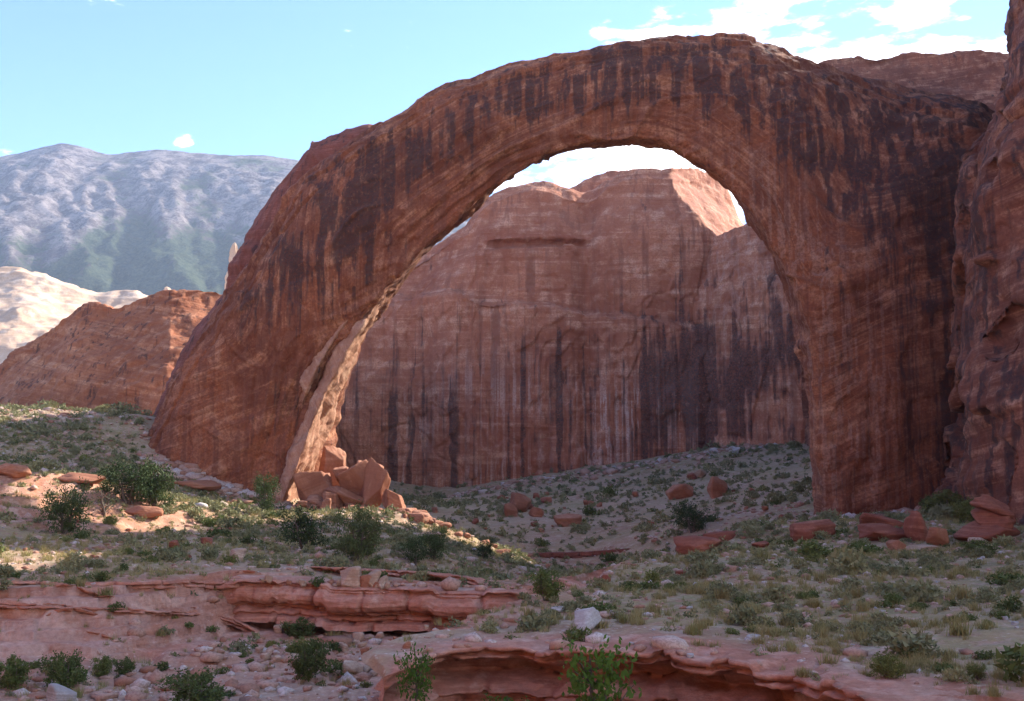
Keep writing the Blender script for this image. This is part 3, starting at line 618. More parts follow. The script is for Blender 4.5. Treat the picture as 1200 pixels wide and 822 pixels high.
def shade_ridge_grid():  # added ridge, hidden from view; its height keeps sun off the gorge
    y = np.linspace(176, 318, 130); a = np.linspace(-1, 1, 110)
    A, Yg = np.meshgrid(a, y, indexing='ij')
    top = 62 + 8 * sstep(200, 300, Yg) + 3 * fbm(np.stack([Yg / 20, 0 * Yg, 0 * Yg], -1), 3)
    r = np.abs(A)
    Z = -14 + (top + 14) * (1 - np.clip(r - 0.15, 0, 1) ** 2.2 * 1.45)
    X = 100 + 0.10 * (Yg - 176) + 24 * A
    return np.stack([X, Yg, Z], -1)
lone('shade_ridge', shade_ridge_grid(), (2.0, 0.8, 0.3, 0.6), 'cliff', 'hidden rock ridge added behind the right leg to shade the gorge', 'ridge', 0.15, 31)

# a rock wall added unseen behind the viewpoint, to throw warm sunlight back onto the arch
def bounce_wall():
    a = np.radians(np.linspace(168, 292, 160)); z = np.linspace(-12, 95, 90); Z, A = np.meshgrid(z, a, indexing='ij')
    rad = 150 + 0.35 * (Z + 12) + 14 * fbm(np.stack([A * 5, Z * 0.01, 0 * Z], -1), 3)
    V = np.stack([rad * np.cos(A), rad * np.sin(A) + 20, Z], -1)
    V = rock_relief(V, -np.stack([np.cos(A), np.sin(A), 0 * A], -1), 3.0, 1.0, 0.2, 0.8, 0.3, 0.1, 1.2, 91)
    obj('bounce_wall', mesh_np('bounce_wall', V, grid_faces(*V.shape[:2]), {'varn': 0 * Z, 'pale': 0 * Z}, mat=M['dome']), kind='structure')
bounce_wall()
# --- domes on the left
tops = [(-260, 560), (-120, 500), (-40, 445), (0, 424), (50, 395), (82, 366), (95, 358), (110, 356), (124, 361), (142, 360), (165, 351), (190, 345), (215, 341), (240, 340), (270, 342), (310, 350), (360, 380)]
Vs, u, v = wall_sheet(tops, lambda u: 232 + 0.10 * np.abs(u - 200), 300, 200, -6, rnd=30, lean=30, crown=0.7)
lone('sandstone_dome', Vs, (1.5, 0.9, 0.2, 0.7), 'dome', 'rounded orange sandstone dome beside the left leg of the arch', 'rock dome', 0.32, 51, bedz=0.4, tilt=0.4, plate=1.3)
tops = [(-420, 380), (-200, 345), (-60, 322), (0, 316), (25, 314), (45, 318), (75, 332), (100, 340), (135, 342), (170, 346), (200, 350), (240, 380)]
Vs, u, v = wall_sheet(tops, lambda u: 470 + 0 * u, 200, 150, 0, rnd=120, lean=110, crown=0.9)
lone('pale_dome', Vs, (3.0, 1.2, 0.3, 0.8), 'pale', 'smooth cream sandstone dome in full sun below the mountain', 'rock dome', -0.2, 61, bedz=0.3, tilt=0.1)
def pinnacle(u0, u1, vt, vb, Y, seed, label):
    p = P((u0 + u1) / 2, vb, Y); top = P((u0 + u1) / 2, vt, Y); w = (u1 - u0) / 2 * mpp(Y); h = top[2] - p[2] + 40
    zz = np.linspace(0, 1, 70); th = np.linspace(0, 2 * np.pi, 48)
    Z, Th = np.meshgrid(zz, th, indexing='ij'); r = w * (1.0 - 0.25 * Z) * np.sqrt(np.clip(1 - Z ** 5, 0, 1)) * (1 + 0.75 * facet(fbm(np.stack([np.cos(Th) * 1.2, np.sin(Th) * 1.2, Z * 6], -1) + seed, 3), 4, 0.1))
    V = np.stack([r * np.cos(Th), r * np.sin(Th), Z * h], -1)
    V = V * (1 + 0.35 * np.stack([fbm(V / (w * 1.3) + seed, 3)] * 2 + [0 * Z], -1))
    V[:, -1] = V[:, 0]
    obj('rock_pinnacle', mesh_np('rock_pinnacle', V, grid_faces(*V.shape[:2]), {'varn': 0 * Z, 'pale': 0 * Z}, mat=M['pale']), label=label, cat='pinnacle', loc=(p[0], p[1], p[2] - 40))
pinnacle(263, 284, 284, 345, 640, 1, 'white rock pinnacle half hidden by the left leg of the arch')
pinnacle(184, 206, 336, 352, 600, 4, 'low white knob of rock behind the orange dome')

# --- the mountain
def mountain():
    tops = np.array([(-700, 260), (-400, 215), (-150, 190), (0, 184), (30, 178), (60, 170), (78, 168), (100, 173), (125, 182), (150, 179), (185, 175), (215, 178), (260, 182), (310, 182), (350, 188), (450, 205), (560, 232), (640, 258), (760, 300), (1000, 400), (1400, 470)], float)
    u = np.linspace(-700, 1400, 520); v = np.interp(u, tops[:, 0], tops[:, 1])
    k = np.hanning(7); k /= k.sum(); v = np.convolve(np.pad(v, 3, 'edge'), k, 'valid')
    Yt = 5400.0; T3 = P(u, v, Yt); a = np.linspace(0, 1, 240)
    A, U = np.meshgrid(a, np.arange(len(u)), indexing='ij')
    X = T3[U, 0] * (0.78 + 0.22 * A); Yv = 3225 + (Yt - 3225) * A; zt = T3[U, 2]
    Z = zt * (0.15 + 0.85 * A ** 0.92)
    p = np.stack([X, Yv, 0 * X], -1)
    skew = np.stack([(X + 0.45 * Yv) / 430, Yv / 1900, 0 * X], -1)
    g = ridge(skew + 0.22 * fbm(p / 420, 4)[..., None], 4, 0.5)
    amp = 58 * sstep(1.0, 0.80, A) * sstep(0, 0.1, A)
    g2 = ridge(np.stack([(X + 0.6 * Yv) / 150, Yv / 520, 0 * X + 3], -1) + 0.3 * fbm(p / 170, 3)[..., None], 3, 0.5)
    g = 0.75 * g + 0.25 * g2
    Z = Z + amp * 1.25 * (g - 0.8) + 30 * fbm(p / 260, 5, 0.6) * sstep(1.0, 0.9, A) + 7 * fbm(p / 60, 3)
    # back side drops away
    back = np.stack([X[-1], Yv[-1] + 900, Z[-1] - 300], -1)[None]
    V = np.concatenate([np.stack([X, Yv, Z], -1), back], 0)
    gl = np.concatenate([0.9 - g, (0.9 - g)[-1:]], 0)
    obj('mountain', mesh_np('mountain', V, grid_faces(*V.shape[:2]), {'gully': gl}, mat=M['mountain']), kind='structure')
mountain()
print('domes', round(time.time() - T0, 1))

# ------------------------------------------------------------------ ledges
def ledge(path, H, prof, layers, seed, label, inward=5.5, side=1, mat='ledge', amp=0.5, n=None, grp=None, bw=2.6, cap=False, endw=0.01):
    path = np.array(path, float); ctl = crom(path, 400); seg = np.r_[0, np.cumsum(np.linalg.norm(np.diff(ctl, axis=0), axis=1))]
    n = n or int(seg[-1] / 0.11); s = np.linspace(0, seg[-1], n); c = np.stack([np.interp(s, seg, ctl[:, k]) for k in range(3)], -1)
    tg = np.gradient(c, axis=0)[:, :2]; k = np.hanning(31); k /= k.sum()
    tg = np.stack([np.convolve(np.pad(tg[:, i], 15, 'edge'), k, 'valid') for i in range(2)], -1); tg /= np.linalg.norm(tg, axis=1, keepdims=True)
    nr = np.stack([tg[:, 1], -tg[:, 0]], -1) * side
    inr = np.linspace(-inward, 0, 26)[:-1]; dz = np.linspace(0, 1, 70)
    zf = dz * H
    pz = np.interp(dz, [p[0] for p in prof], [p[1] for p in prof])
    lb = np.r_[0, np.cumsum(layers)]; lb = lb / lb[-1] * H; li = np.clip(np.searchsorted(lb, zf, 'right') - 1, 0, len(layers) - 1)
    dist = np.min(np.abs(zf[:, None] - lb[None, 1:-1]), 1) if len(layers) > 1 else zf * 0 + 1
    sq = s[:, None] + 0 * pz[None]; lq = li[None] * 3.7 + seed + 0 * sq
    out = pz[None] + amp * 1.5 * fbm(np.stack([sq / 7, 0 * sq + seed, 0 * sq], -1), 3) + amp * 0.7 * fbm(np.stack([sq / 4.5, lq, 0 * sq], -1), 3)
    blk = np.floor(sq / bw + 0.6 * pn(np.stack([sq / 6, lq, 0 * sq], -1)) + li[None] * 0.37); fr = sq / bw + 0.6 * pn(np.stack([sq / 6, lq, 0 * sq], -1)) + li[None] * 0.37 - blk
    rb = np.sin(blk * 127.1 + li[None] * 311.7 + seed) * 43758.5453; rb = rb - np.floor(rb)
    out += amp * (rb - 0.5) - 0.5 * np.exp(-(np.minimum(fr, 1 - fr) * bw / 0.16) ** 2) * (rb > 0.3)
    out -= 0.25 * np.exp(-(dist / 0.06) ** 2)[None]
    # round the shoulder of each bed
    out -= 0.16 * np.exp(-dist / 0.12)[None]
    edge = np.concatenate([inr[None] * np.clip(s / endw + 0.12, 0, 1)[:, None] + out[:, :1] * np.clip(1 + inr / 1.5, 0, 1)[None], out], 1)
    f = np.clip(np.minimum(s, s[-1] - s) / 2.0, 0, 1)[:, None] ** 0.6           # taper both ends into the ground
    edge = edge * f - 0.8 * (1 - f)
    X = c[:, None, 0] + nr[:, None, 0] * edge; Yv = c[:, None, 1] + nr[:, None, 1] * edge
    nc = len(inr)
    if cap:                                # the top carries on the ground of the terrace
        e2 = np.minimum(edge[:, :nc], 0) * 1.0
        zc = base_z(X[:, :nc], Yv[:, :nc]); p2 = np.stack([X[:, :nc], Yv[:, :nc], 0 * zc], -1)
        zc = zc + 0.55 * fbm(p2 / 16.0 + 1, 3) + 0.16 * fbm(p2 / 3.1, 3) + 0.07 * fbm(p2 / 0.9, 3)
        q = zc + 0.25 * fbm(p2 / 4 + 8, 3); zc = zc + (facet(q, 3.2, 0.08) - q) * 0.8 * sstep(-4, -1, inr)[None]
        zc = zc + 0.05 - 0.35 * sstep(-inward + 2.0, -inward, inr)[None] + 0.10 * fbm(p2 / 1.3 + seed, 2) * sstep(-3, 0, inr)[None]
    else:
        zc = c[:, None, 2] + 0.10 - 0.55 * (-inr / inward)[None] ** 1.5 + 0.2 * facet(fbm(np.stack([s[:, None] / 3 + 0 * inr, inr[None] * 0.8 + 0 * s[:, None], 0 * s[:, None] + seed + 0 * inr], -1), 3), 4, 0.1)
    zf2 = zc[:, -1:] - zf[None]
    Zv = np.concatenate([zc, zf2], 1) - 0.5 * (1 - f)
    V = np.stack([X, Yv, Zv], -1)
    off = V.reshape(-1, 3).mean(0)
    Nn = grid_normals(V); dd = 0.16 * fbm(V / 0.9 + seed, 3) + 0.10 * facet(fbm(V / 0.7 + seed, 2), 4, 0.1); dd[:, :nc] *= 0.35; V = V + Nn * dd[..., None]
    rk = np.ones(V.shape[:2]); rk[:, :nc] = np.clip(sstep(-5.5, -0.8, inr)[None] + 0.9 * fbm(V[:, :nc] / 2.5, 3), 0, 1)
    gr = np.zeros_like(rk); gr[:, :nc] = sstep(-1.5, -6, inr)[None] * 0.4
    return obj('rock_ledge', mesh_np('rock_ledge', V - off, grid_faces(*V.shape[:2]), {'varn': 0 * rk + 0.05, 'pale': 0 * rk + 0.15 * cap, 'rock': rk, 'grass': gr}, mat=M[mat]), label=label, cat='rock ledge', loc=tuple(off), group=grp)
ledge(LIP, 3.9, [(0, 0.4), (.05, 0.5), (.09, 0.1), (.13, 0.35), (.17, -0.5), (.24, -1.7), (.36, -2.1), (.44, -0.7), (.56, 0.1), (.7, -0.5), (.8, 0.1), (1, 0.8)], [.10, .06, .09, .10, .3, .35, .3, .4], 3, 'pink layered rock ledge overhanging the shadowed gully', inward=9, amp=0.5, mat='ground', cap=True, bw=3.1, endw=9.0)
ledge(BENCH, 3.0, [(0, -0.2), (.04, 0.2), (.09, .35), (.13, -.05), (.20, 0.35), (.30, 0.75), (.42, 0.8), (.54, 0.5), (.60, -0.3), (.75, 0.2), (1, 0.8)], [.12, .85, .22, .25], 8, 'thick rounded sandstone ledge above the rubble-filled wash', inward=5.5, amp=0.95, mat='ground', cap=True, bw=4.2)
b2 = [G(u, v, -9.7) for u, v in ((270, 664), (340, 664), (420, 668), (500, 673), (560, 680))]
ledge(b2, 1.0, [(0, 0.3), (.3, 0.3), (.5, -0.3), (1, -0.4)], [.2, .15, .3, .35], 14, 'thin split rock ledge casting a dark line across the left terrace', inward=3, amp=0.6, mat='ground')
b4 = [P(u, v, Y) for u, v, Y in ((596, 651, 189), (640, 649, 188), (680, 648, 188), (720, 645, 186), (775, 640, 184))]
ledge(b4, 4.0, [(0, 0.2), (.2, 0.4), (.35, -0.1), (.6, 0.3), (1, 0.9)], [.2, .2, .3, .3], 25, 'low dark red bank on the far side of the wash', inward=6, amp=0.9, mat='redledge', n=260)
for k, (px, hh, lab) in enumerate((([(-60, 684), (20, 682), (90, 684), (170, 683), (250, 684), (300, 692)], 1.1, 'long upper ledge along the brow of the smooth rock slope'), ([(-60, 716), (30, 714), (110, 718), (190, 722), (260, 728), (310, 742)], 0.5, 'long middle ledge crossing the smooth rock slope'), ([(590, 690), (620, 676), (650, 680), (672, 690)], 0.9, 'short dark ledge at the corner of the left terrace'))):
    ledge([hit(*q) for q in px], hh, [(0, 0.1), (.15, 0.35), (.45, 0.4), (.6, -0.2), (1, 0.2)], [.3, .4, .5], 70 + k, lab, inward=2.6, amp=0.6, mat='ground', bw=2.8)
for k, (px, hh) in enumerate((([(-20, 706), (20, 702), (50, 700)], .7), ([(38, 697), (80, 696), (130, 703)], .35), ([(92, 708), (130, 710), (160, 712)], .3), ([(40, 727), (75, 724), (135, 732)], .6), ([(74, 748), (100, 746), (135, 749), (160, 747)], .4), ([(142, 702), (165, 700), (185, 704)], .4),
        ([(172, 734), (185, 732), (198, 734)], .35), ([(205, 712), (225, 714), (240, 718)], .3), ([(120, 666), (135, 664), (150, 665)], .5), ([(194, 672), (210, 671), (222, 674)], .5), ([(265, 673), (290, 671), (320, 675)], .5), ([(222, 756), (245, 762), (262, 768)], .7), ([(270, 760), (290, 764), (312, 768)], .9))):
    pth = [hit(*q) for q in px]
    ledge(pth, hh, [(0, 0.25), (.4, 0.2), (.6, -0.25), (1, -0.3)], [.5, .5], 40 + k, 'thin dark-shadowed ledge splitting the smooth pink rock slope of the wash', inward=1.2, amp=0.35, mat='ground', grp='thin ledges on the smooth rock slope', bw=1.3)
print('ledges', round(time.time() - T0, 1))

# ------------------------------------------------------------------ boulders and loose rock
def ico(sub):
    bm = bmesh.new(); bmesh.ops.create_icosphere(bm, subdivisions=sub, radius=1.0)
    V = np.array([v.co[:] for v in bm.verts]); F = np.array([[v.index for v in f.verts] for f in bm.faces]); bm.free(); return V, F
ICO = {k: ico(k) for k in (1, 2, 3, 4, 5)}
def boulder_mesh(seed, sub=4, cuts=9, rough=0.06, mat='boulder', shape=(1, 1, 1), hard=14.0):
    r = np.random.RandomState(seed); V, F = ICO[sub]
    n = r.normal(size=(cuts, 3)); n /= np.linalg.norm(n, axis=1)[:, None]; d = r.uniform(0.50, 0.85, cuts)
    n = np.vstack([n, [[0, 0, -1], [0, 0, 1], [1, 0, 0], [-1, 0, 0], [0, 1, 0], [0, -1, 0]]]); d = np.r_[d, r.uniform(.75, .95, 6)]
    q = d[None] / np.maximum(V @ n.T, 1e-3); q = np.minimum(q, 3)
    rad = -np.log(np.exp(-hard * q).sum(1)) / hard
    W = V * rad[:, None]
    W = W * (1 + rough * 1.4 * fbm(V * 1.6 + seed, 3) + rough * 0.8 * facet(fbm(V * 3 + seed + 5, 2), 5, 0.1) + rough * 0.35 * fbm(V * 9 + seed, 2))[:, None]
    if mat == 'redrock': W = W * (1 + 0.10 * facet(fbm(np.stack([W[:, 2] * 4, 0 * rad + seed, 0.3 * W[:, 0]], -1), 2), 4, 0.08))[:, None] * np.array([1, 1, 1])
    W = W * np.array(shape); W /= np.abs(W).max(0) + 1e-9
    return mesh_np('boulder', W, F, {'varn': 0.1 + 0 * rad, 'pale': 0 * rad}, mat=M[mat])
SEED = [100]
def place_rock(name, label, u, vb, w, h, Y=None, mat='boulder', dep=0.9, rot=0.0, tilt=0.0, sub=4, cuts=9, rough=0.06, cat='boulder', group=None, lift=0.0, me=None, hard=14.0):
    """a rock whose foot is seen at (u, vb), w x h photo pixels in size"""
    p = hit(u, vb) if Y is None else P(u, vb, Y)
    if 'layered stack' in label and 'bottom' not in label: p = P(u, vb, hit(1168, 634)[1] + 0.8)
    k = mpp(p[1]); sx = w * k / 2; sz = h * k / 2
    SEED[0] += 1
    if me is None: me = boulder_mesh(SEED[0], sub, cuts, rough, mat, hard=hard)
    o = obj(name, me, label=label, cat=cat, group=group, loc=(p[0], p[1] + sx * dep * 0.5, p[2] + sz * (0.62 + lift)))
    o.scale = (sx, sx * dep, sz * 1.18); o.rotation_euler = (0, tilt, rot)
    return o
# the pile below the left leg
PY = 161
for lab, u, vb, w, h, dy, mat, tilt, rot in (
    ('tall upright orange boulder at the right end of the pile below the left leg', 440, 590, 27, 48, 0, 'boulder', 0.12, 0.4),
    ('big orange block with a shaded flat face in the pile below the left leg', 416, 576, 36, 33, 1, 'boulder', -0.2, 0.2),
    ('orange block topping the pile below the left leg', 429, 562, 32, 22, 4, 'boulder', 0.15, 0.9),
    ('long tilted slab lying across the front of the pile below the left leg', 404, 590, 46, 17, -2, 'boulder', 0.5, 0.1),
    ('squarish boulder low in the front of the pile below the left leg', 389, 603, 25, 24, -3, 'boulder', 0.1, 0.5),
    ('large wedge of fallen rock leaning on the sunlit slab of the arch', 372, 596, 40, 46, 2, 'boulder', -0.35, 0.3),
    ('broad cracked block beside the foot of the leaning slab', 366, 604, 34, 22, -3, 'boulder', 0.05, 0.2),
    ('small block wedged at the very foot of the leaning slab', 350, 606, 17, 17, -4, 'boulder', 0.1, 0.7),
    ('smooth orange boulder rolled off the right end of the pile', 461, 598, 32, 20, -2, 'boulder', 0.45, 0.2),
    ('bright standing block behind the pile below the left leg', 388, 566, 27, 40, 9, 'boulder', 0.0, 0.6),
    ('small cube of rock perched high on the pile below the left leg', 399, 561, 17, 14, 3, 'boulder', -0.3, 0.4)):
    place_rock('boulder', lab, u, vb + 1, w * 1.2, h * 1.22, PY + dy, mat, 0.9, rot, tilt, 5, 12, 0.055, hard=110.0)
r_ = np.random.RandomState(5)
MARKS = []
small = [boulder_mesh(500 + k, 3, 8, 0.07, 'boulder') for k in range(6)]
small_t = [boulder_mesh(520 + k, 3, 8, 0.07, 'tanrock') for k in range(5)]
small_r = [boulder_mesh(540 + k, 3, 8, 0.07, 'redrock') for k in range(4)]
small_g = [boulder_mesh(560 + k, 3, 8, 0.05, 'greyrock') for k in range(4)]
for k in range(60):                    # broken rock round the pile
    u = r_.uniform(352, 478); vb = 596 + (u - 352) / 126 * 14 + r_.uniform(-4, 14); w = r_.uniform(6, 19)
    place_rock('rock', 'small broken orange rock at the foot of the pile below the left leg', u, vb, w, w * r_.uniform(.5, .8), PY - 4 + r_.uniform(-3, 3), me=small[k % 6], rot=r_.uniform(0, 6), tilt=r_.uniform(-.3, .3), cat='rock', group='broken rock round the pile')
for k in range(45):                    # the rubble crest running down into the gorge
    f = r_.uniform(0, 1); q = _st[0] * 0; i = min(int(f * 4), 3); q = _st[i] + (_st[i + 1] - _st[i]) * (f * 4 - i) + r_.normal(0, 0.9, 2)
    sz = r_.uniform(0.3, 1.1) * (1.3 - 0.6 * f); o = obj('rock', small[k % 6], label='orange rock on the sunlit rubble crest running down from the left leg', cat='rock', group='rocks along the rubble crest', loc=(q[0], q[1], gz(*q) + sz * 0.2))
    o.scale = (sz, sz * .8, sz * .6); o.rotation_euler = (0, 0, r_.uniform(0, 6))
# single boulders one can point at
for lab, u, vb, w, h, mat, dep, rot, tilt in (
    ('upper of two pinkish boulders on the slope below the streaked wall', 611, 600, 28, 26, 'boulder', .9, .4, .3),
    ('lower of two pinkish boulders on the slope below the streaked wall', 597, 606, 20, 18, 'boulder', .9, .9, 0),
    ('flat boulder beside the pair on the slope below the streaked wall', 627, 606, 18, 12, 'boulder', .9, .2, .2),
    ('low rounded boulder alone on the slope below the streaked wall', 665, 617, 34, 16, 'boulder', .9, .2, 0),
    ('small red boulder above the pair on the slope below the streaked wall', 640, 590, 14, 9, 'redrock', .9, .2, 0),
    ('round orange boulder standing on the slope near the dark waterfall stain', 841, 583, 25, 27, 'boulder', .9, .3, .1),
    ('wedge-shaped boulder beside the round one near the dark waterfall stain', 802, 584, 34, 20, 'boulder', .9, .2, -.3),
    ('small grey boulder above the round one near the dark waterfall stain', 822, 560, 14, 12, 'tanrock', .9, .7, 0),
    ('second small boulder above the wedge near the dark waterfall stain', 812, 562, 14, 9, 'redrock', .9, .1, .3),
    ('small pale block at the foot of the dark waterfall stain', 863, 534, 10, 11, 'greyrock', .9, .1, .2),
    ('white boulder with a sloping top on the right-hand flat above the ledge', 689, 740, 37, 27, 'greyrock', .8, .3, -.25),
    ('low pale boulder behind the white boulder on the right-hand flat', 654, 719, 19, 9, 'greyrock', .8, .3, 0),
    ('flat white stone in grass near the overhanging ledge', 882, 752, 22, 8, 'greyrock', .8, .2, 0),
    ('pinkish grey boulder half sunk in grass on the right-hand flat', 920, 706, 25, 15, 'tanrock', .8, .2, -.2),
    ('dark red cube of rock on the right-hand flat by the wash', 710, 683, 15, 10, 'redrock', .8, .2, 0),
    ('flat dark red rock on the right-hand flat', 797, 675, 17, 7, 'redrock', .8, .2, 0),
    ('long low red slab at the foot of the right leg', 956, 632, 58, 23, 'redrock', .6, .2, -.08),
    ('broad red slab on top of the stack below the right cliff', 1042, 620, 58, 17, 'redrock', .8, .1, .12),
    ('lower red slab of the stack below the right cliff', 1040, 634, 66, 22, 'redrock', .8, .2, -.05),
    ('upright red block at the right end of the stack below the right cliff', 1078, 634, 36, 36, 'redrock', .9, .5, .2),
    ('pinkish boulder next to the stack below the right cliff', 1102, 640, 32, 28, 'boulder', .9, .5, -.2),
    ('small pink block in front of the stack below the right cliff', 1052, 646, 24, 17, 'boulder', .9, .5, .3),
    ('thin slab in front of the stack below the right cliff', 1083, 646, 34, 7, 'tanrock', .9, .1, 0),
    ('big dark slab at the bottom of the layered stack by the right cliff', 1168, 634, 72, 26, 'redrock', .9, .2, .05),
    ('middle slab of the dark layered stack by the right cliff', 1172, 616, 60, 24, 'redrock', .9, .5, -.12),
    ('top block of the dark layered stack by the right cliff', 1164, 600, 44, 22, 'redrock', .9, .1, .15),
    ('tan rock beside the dark layered rock at the right cliff', 1150, 640, 22, 10, 'tanrock', .8, .3, .1),
    ('dark red ledge rock at the lip of the gorge', 822, 648, 56, 20, 'redrock', .7, .15, -.05),
    ('thin red ledge rock on top of the gorge lip', 850, 634, 60, 13, 'redrock', .7, .1, -.12),
    ('stained block at the right of the gorge lip', 893, 642, 22, 9, 'redrock', .7, .1, 0),
    ('tan and dark stone perched on the edge of the left terrace', 276, 658, 19, 18, 'tanrock', .9, .3, .3),
    ('rounded brown stone on the left terrace', 241, 640, 15, 11, 'redrock', .9, .3, 0),
    ('dark stone beside the rounded brown one on the left terrace', 203, 643, 12, 10, 'redrock', .9, .3, 0),
    ('squarish pale block fallen below the rounded ledge', 407, 734, 29, 25, 'tanrock', .9, .1, 0),
    ('rounded tan block next to the pale one below the ledge', 433, 725, 23, 24, 'tanrock', .9, .5, 0),
    ('small tan block under the rounded ledge', 446, 732, 15, 15, 'tanrock', .9, .8, 0),
    ('brown boulder in the wash below the pale block', 411, 792, 28, 18, 'tanrock', .9, .4, .1),
    ('large pale rounded boulder among the bushes of the wash', 68, 826, 33, 26, 'greyrock', .9, .4, .1),
    ('smooth grey boulder by the left end of the overhanging ledge', 452, 786, 40, 18, 'greyrock', .9, .4, -.2),
    ('orange slab lying on the left slope below the orange dome', 12, 560, 46, 18, 'boulder', .6, .2, .15),
    ('low orange outcrop on the left slope behind the round juniper', 95, 566, 60, 12, 'boulder', .6, .2, .05),
    ('red outcrop below the tall pair of junipers', 165, 606, 44, 14, 'boulder', .6, .2, .05),
    ('flat red block beside the foot of the arch at its outer left corner', 225, 574, 60, 12, 'boulder', .6, .1, .05)):
    o = place_rock('boulder', lab, u, vb, w, h, None, mat, dep, rot, tilt, 4, 11, 0.06, hard=90.0); MARKS.append((o.location[0], o.location[1], lab))
def free(x, y):                        # not inside the legs of the arch
    u = 600 + x / y * FPX
    return ~((y > 163) & (y < 200) & ((u > 178) & (u < 395)) | (y > 148) & (y < 200) & (u > 945))
# rubble on the wash floor and loose stones on the terraces
for k in range(90):
    u = r_.uniform(300, 505); vb = r_.uniform(724, 800); w = r_.uniform(4, 13) * (1 + (r_.rand() < .1))
    place_rock('rock', 'loose tan rock in the rubble of the wash below the rounded ledge', u, vb, w, w * r_.uniform(.5, .85), me=small_t[k % 5] if k % 4 else small[k % 6], rot=r_.uniform(0, 6), tilt=r_.uniform(-.3, .3), cat='rock', group='rubble in the wash')
for k in range(50):
    u = r_.uniform(690, 1200); vb = r_.uniform(655, 780); w = r_.uniform(3, 9)
    place_rock('rock', 'small pale stone among the grass of the right-hand flat', u, vb, w, w * r_.uniform(.35, .6), me=small_g[k % 4] if k % 3 else small_t[k % 5], rot=r_.uniform(0, 6), cat='rock', group='stones on the right-hand flat')
for k in range(35):
    u = r_.uniform(0, 470); vb = r_.uniform(600, 660); w = r_.uniform(3, 8)
    place_rock('rock', 'small red stone among the brush of the left terrace', u, vb, w, w * r_.uniform(.4, .7), me=small_r[k % 4] if k % 2 else small[k % 6], rot=r_.uniform(0, 6), cat='rock', group='stones on the left terrace')
for k in range(30):
    u = r_.uniform(490, 940); vb = r_.uniform(575, 625); w = r_.uniform(3, 11)
    place_rock('rock', 'fallen red rock on the brushy slope below the streaked wall', u, vb, w, w * r_.uniform(.5, .8), me=small[k % 6] if k % 3 else small_r[k % 4], rot=r_.uniform(0, 6), cat='rock', group='rocks on the slope below the wall')
def gravel():
    r = np.random.RandomState(77); n = 20000
    y = np.sqrt(r.uniform(38 ** 2, 190 ** 2, n)); u = r.uniform(-30, 1230, n); x = (u - 600) / FPX * y
    # aprons of broken rock along the feet of the legs and the cliffs
    m = 2600; ua = np.r_[r.uniform(165, 345, 900), r.uniform(950, 1110, 900), r.uniform(480, 950, 800)]
    ya = np.r_[168 - np.abs(r.normal(0, 4.0, 900)), 150 - np.abs(r.normal(0, 3.5, 900)), 330 - np.abs(r.normal(0, 8.0, 800))]
    u = np.r_[u, ua]; y = np.r_[y, ya]; x = (u - 600) / FPX * y; apron = np.r_[np.zeros(n), np.ones(m)]; n = n + m
    z, rock, sd = ground_z(x, y); dn = fbm(np.stack([x, y, 0 * x], -1) / 9 + 3, 3)
    keep = (r.rand(n) < np.clip(np.where(sd > 2, 1.0, 0.42 + 0.9 * dn) * np.where((rock > .35) & (x < -14), .12, 1), 0, 1) + apron) & (free(x, y) | (apron > 0)); x, y, z, sd, apron = x[keep], y[keep], z[keep], sd[keep], apron[keep]; n = len(x)
    s_ = np.exp(r.normal(-2.0, .5, n)) * np.where(sd > 2, 1.8, 1.0) * (0.7 + np.minimum(y, 200) / 160) * (1 + 0.9 * apron)
    V0, F0 = ICO[1]; q = V0[None] * r.uniform(.55, 1.25, (n, len(V0), 1)) * np.stack([s_ * r.uniform(.8, 1.6, n), s_ * r.uniform(.8, 1.3, n), s_ * r.uniform(.45, .8, n)], -1)[:, None]
    V = (q + np.stack([x, y, z + s_ * .15], -1)[:, None]).reshape(-1, 3); F = (F0[None] + (np.arange(n) * len(V0))[:, None, None]).reshape(-1, 3)
    obj('loose_stones', mesh_np('loose_stones', V, F, {'rnd': np.repeat(r.rand(n), len(V0))}, smooth=False, mat=stone_mat()), kind='stuff', label='loose pink and grey stones strewn over the ground', cat='stones')
def stone_mat():
    m, t, bsdf, L = new_mat('loose_stone'); rn = attr(t, 'rnd')
    c = mixc(t, mrange(t, rn, 0.0, 0.6), (0.34, 0.17, 0.11), (0.50, 0.33, 0.25)); c = mixc(t, mrange(t, rn, 0.6, 1.0), c, (0.56, 0.49, 0.44))
    c = mixc(t, mrange(t, noise(t, N(t, 'ShaderNodeTexCoord').outputs['Object'], 6.0, 4, 0.7), 0.35, 0.6, 0.5, 0.0), c, (0.16, 0.08, 0.055))
    L(c, bsdf.inputs['Base Color']); bsdf.inputs['Roughness'].default_value = 0.95; bsdf.inputs['Specular IOR Level'].default_value = 0.15
    return m
gravel()
print('rocks', round(time.time() - T0, 1))

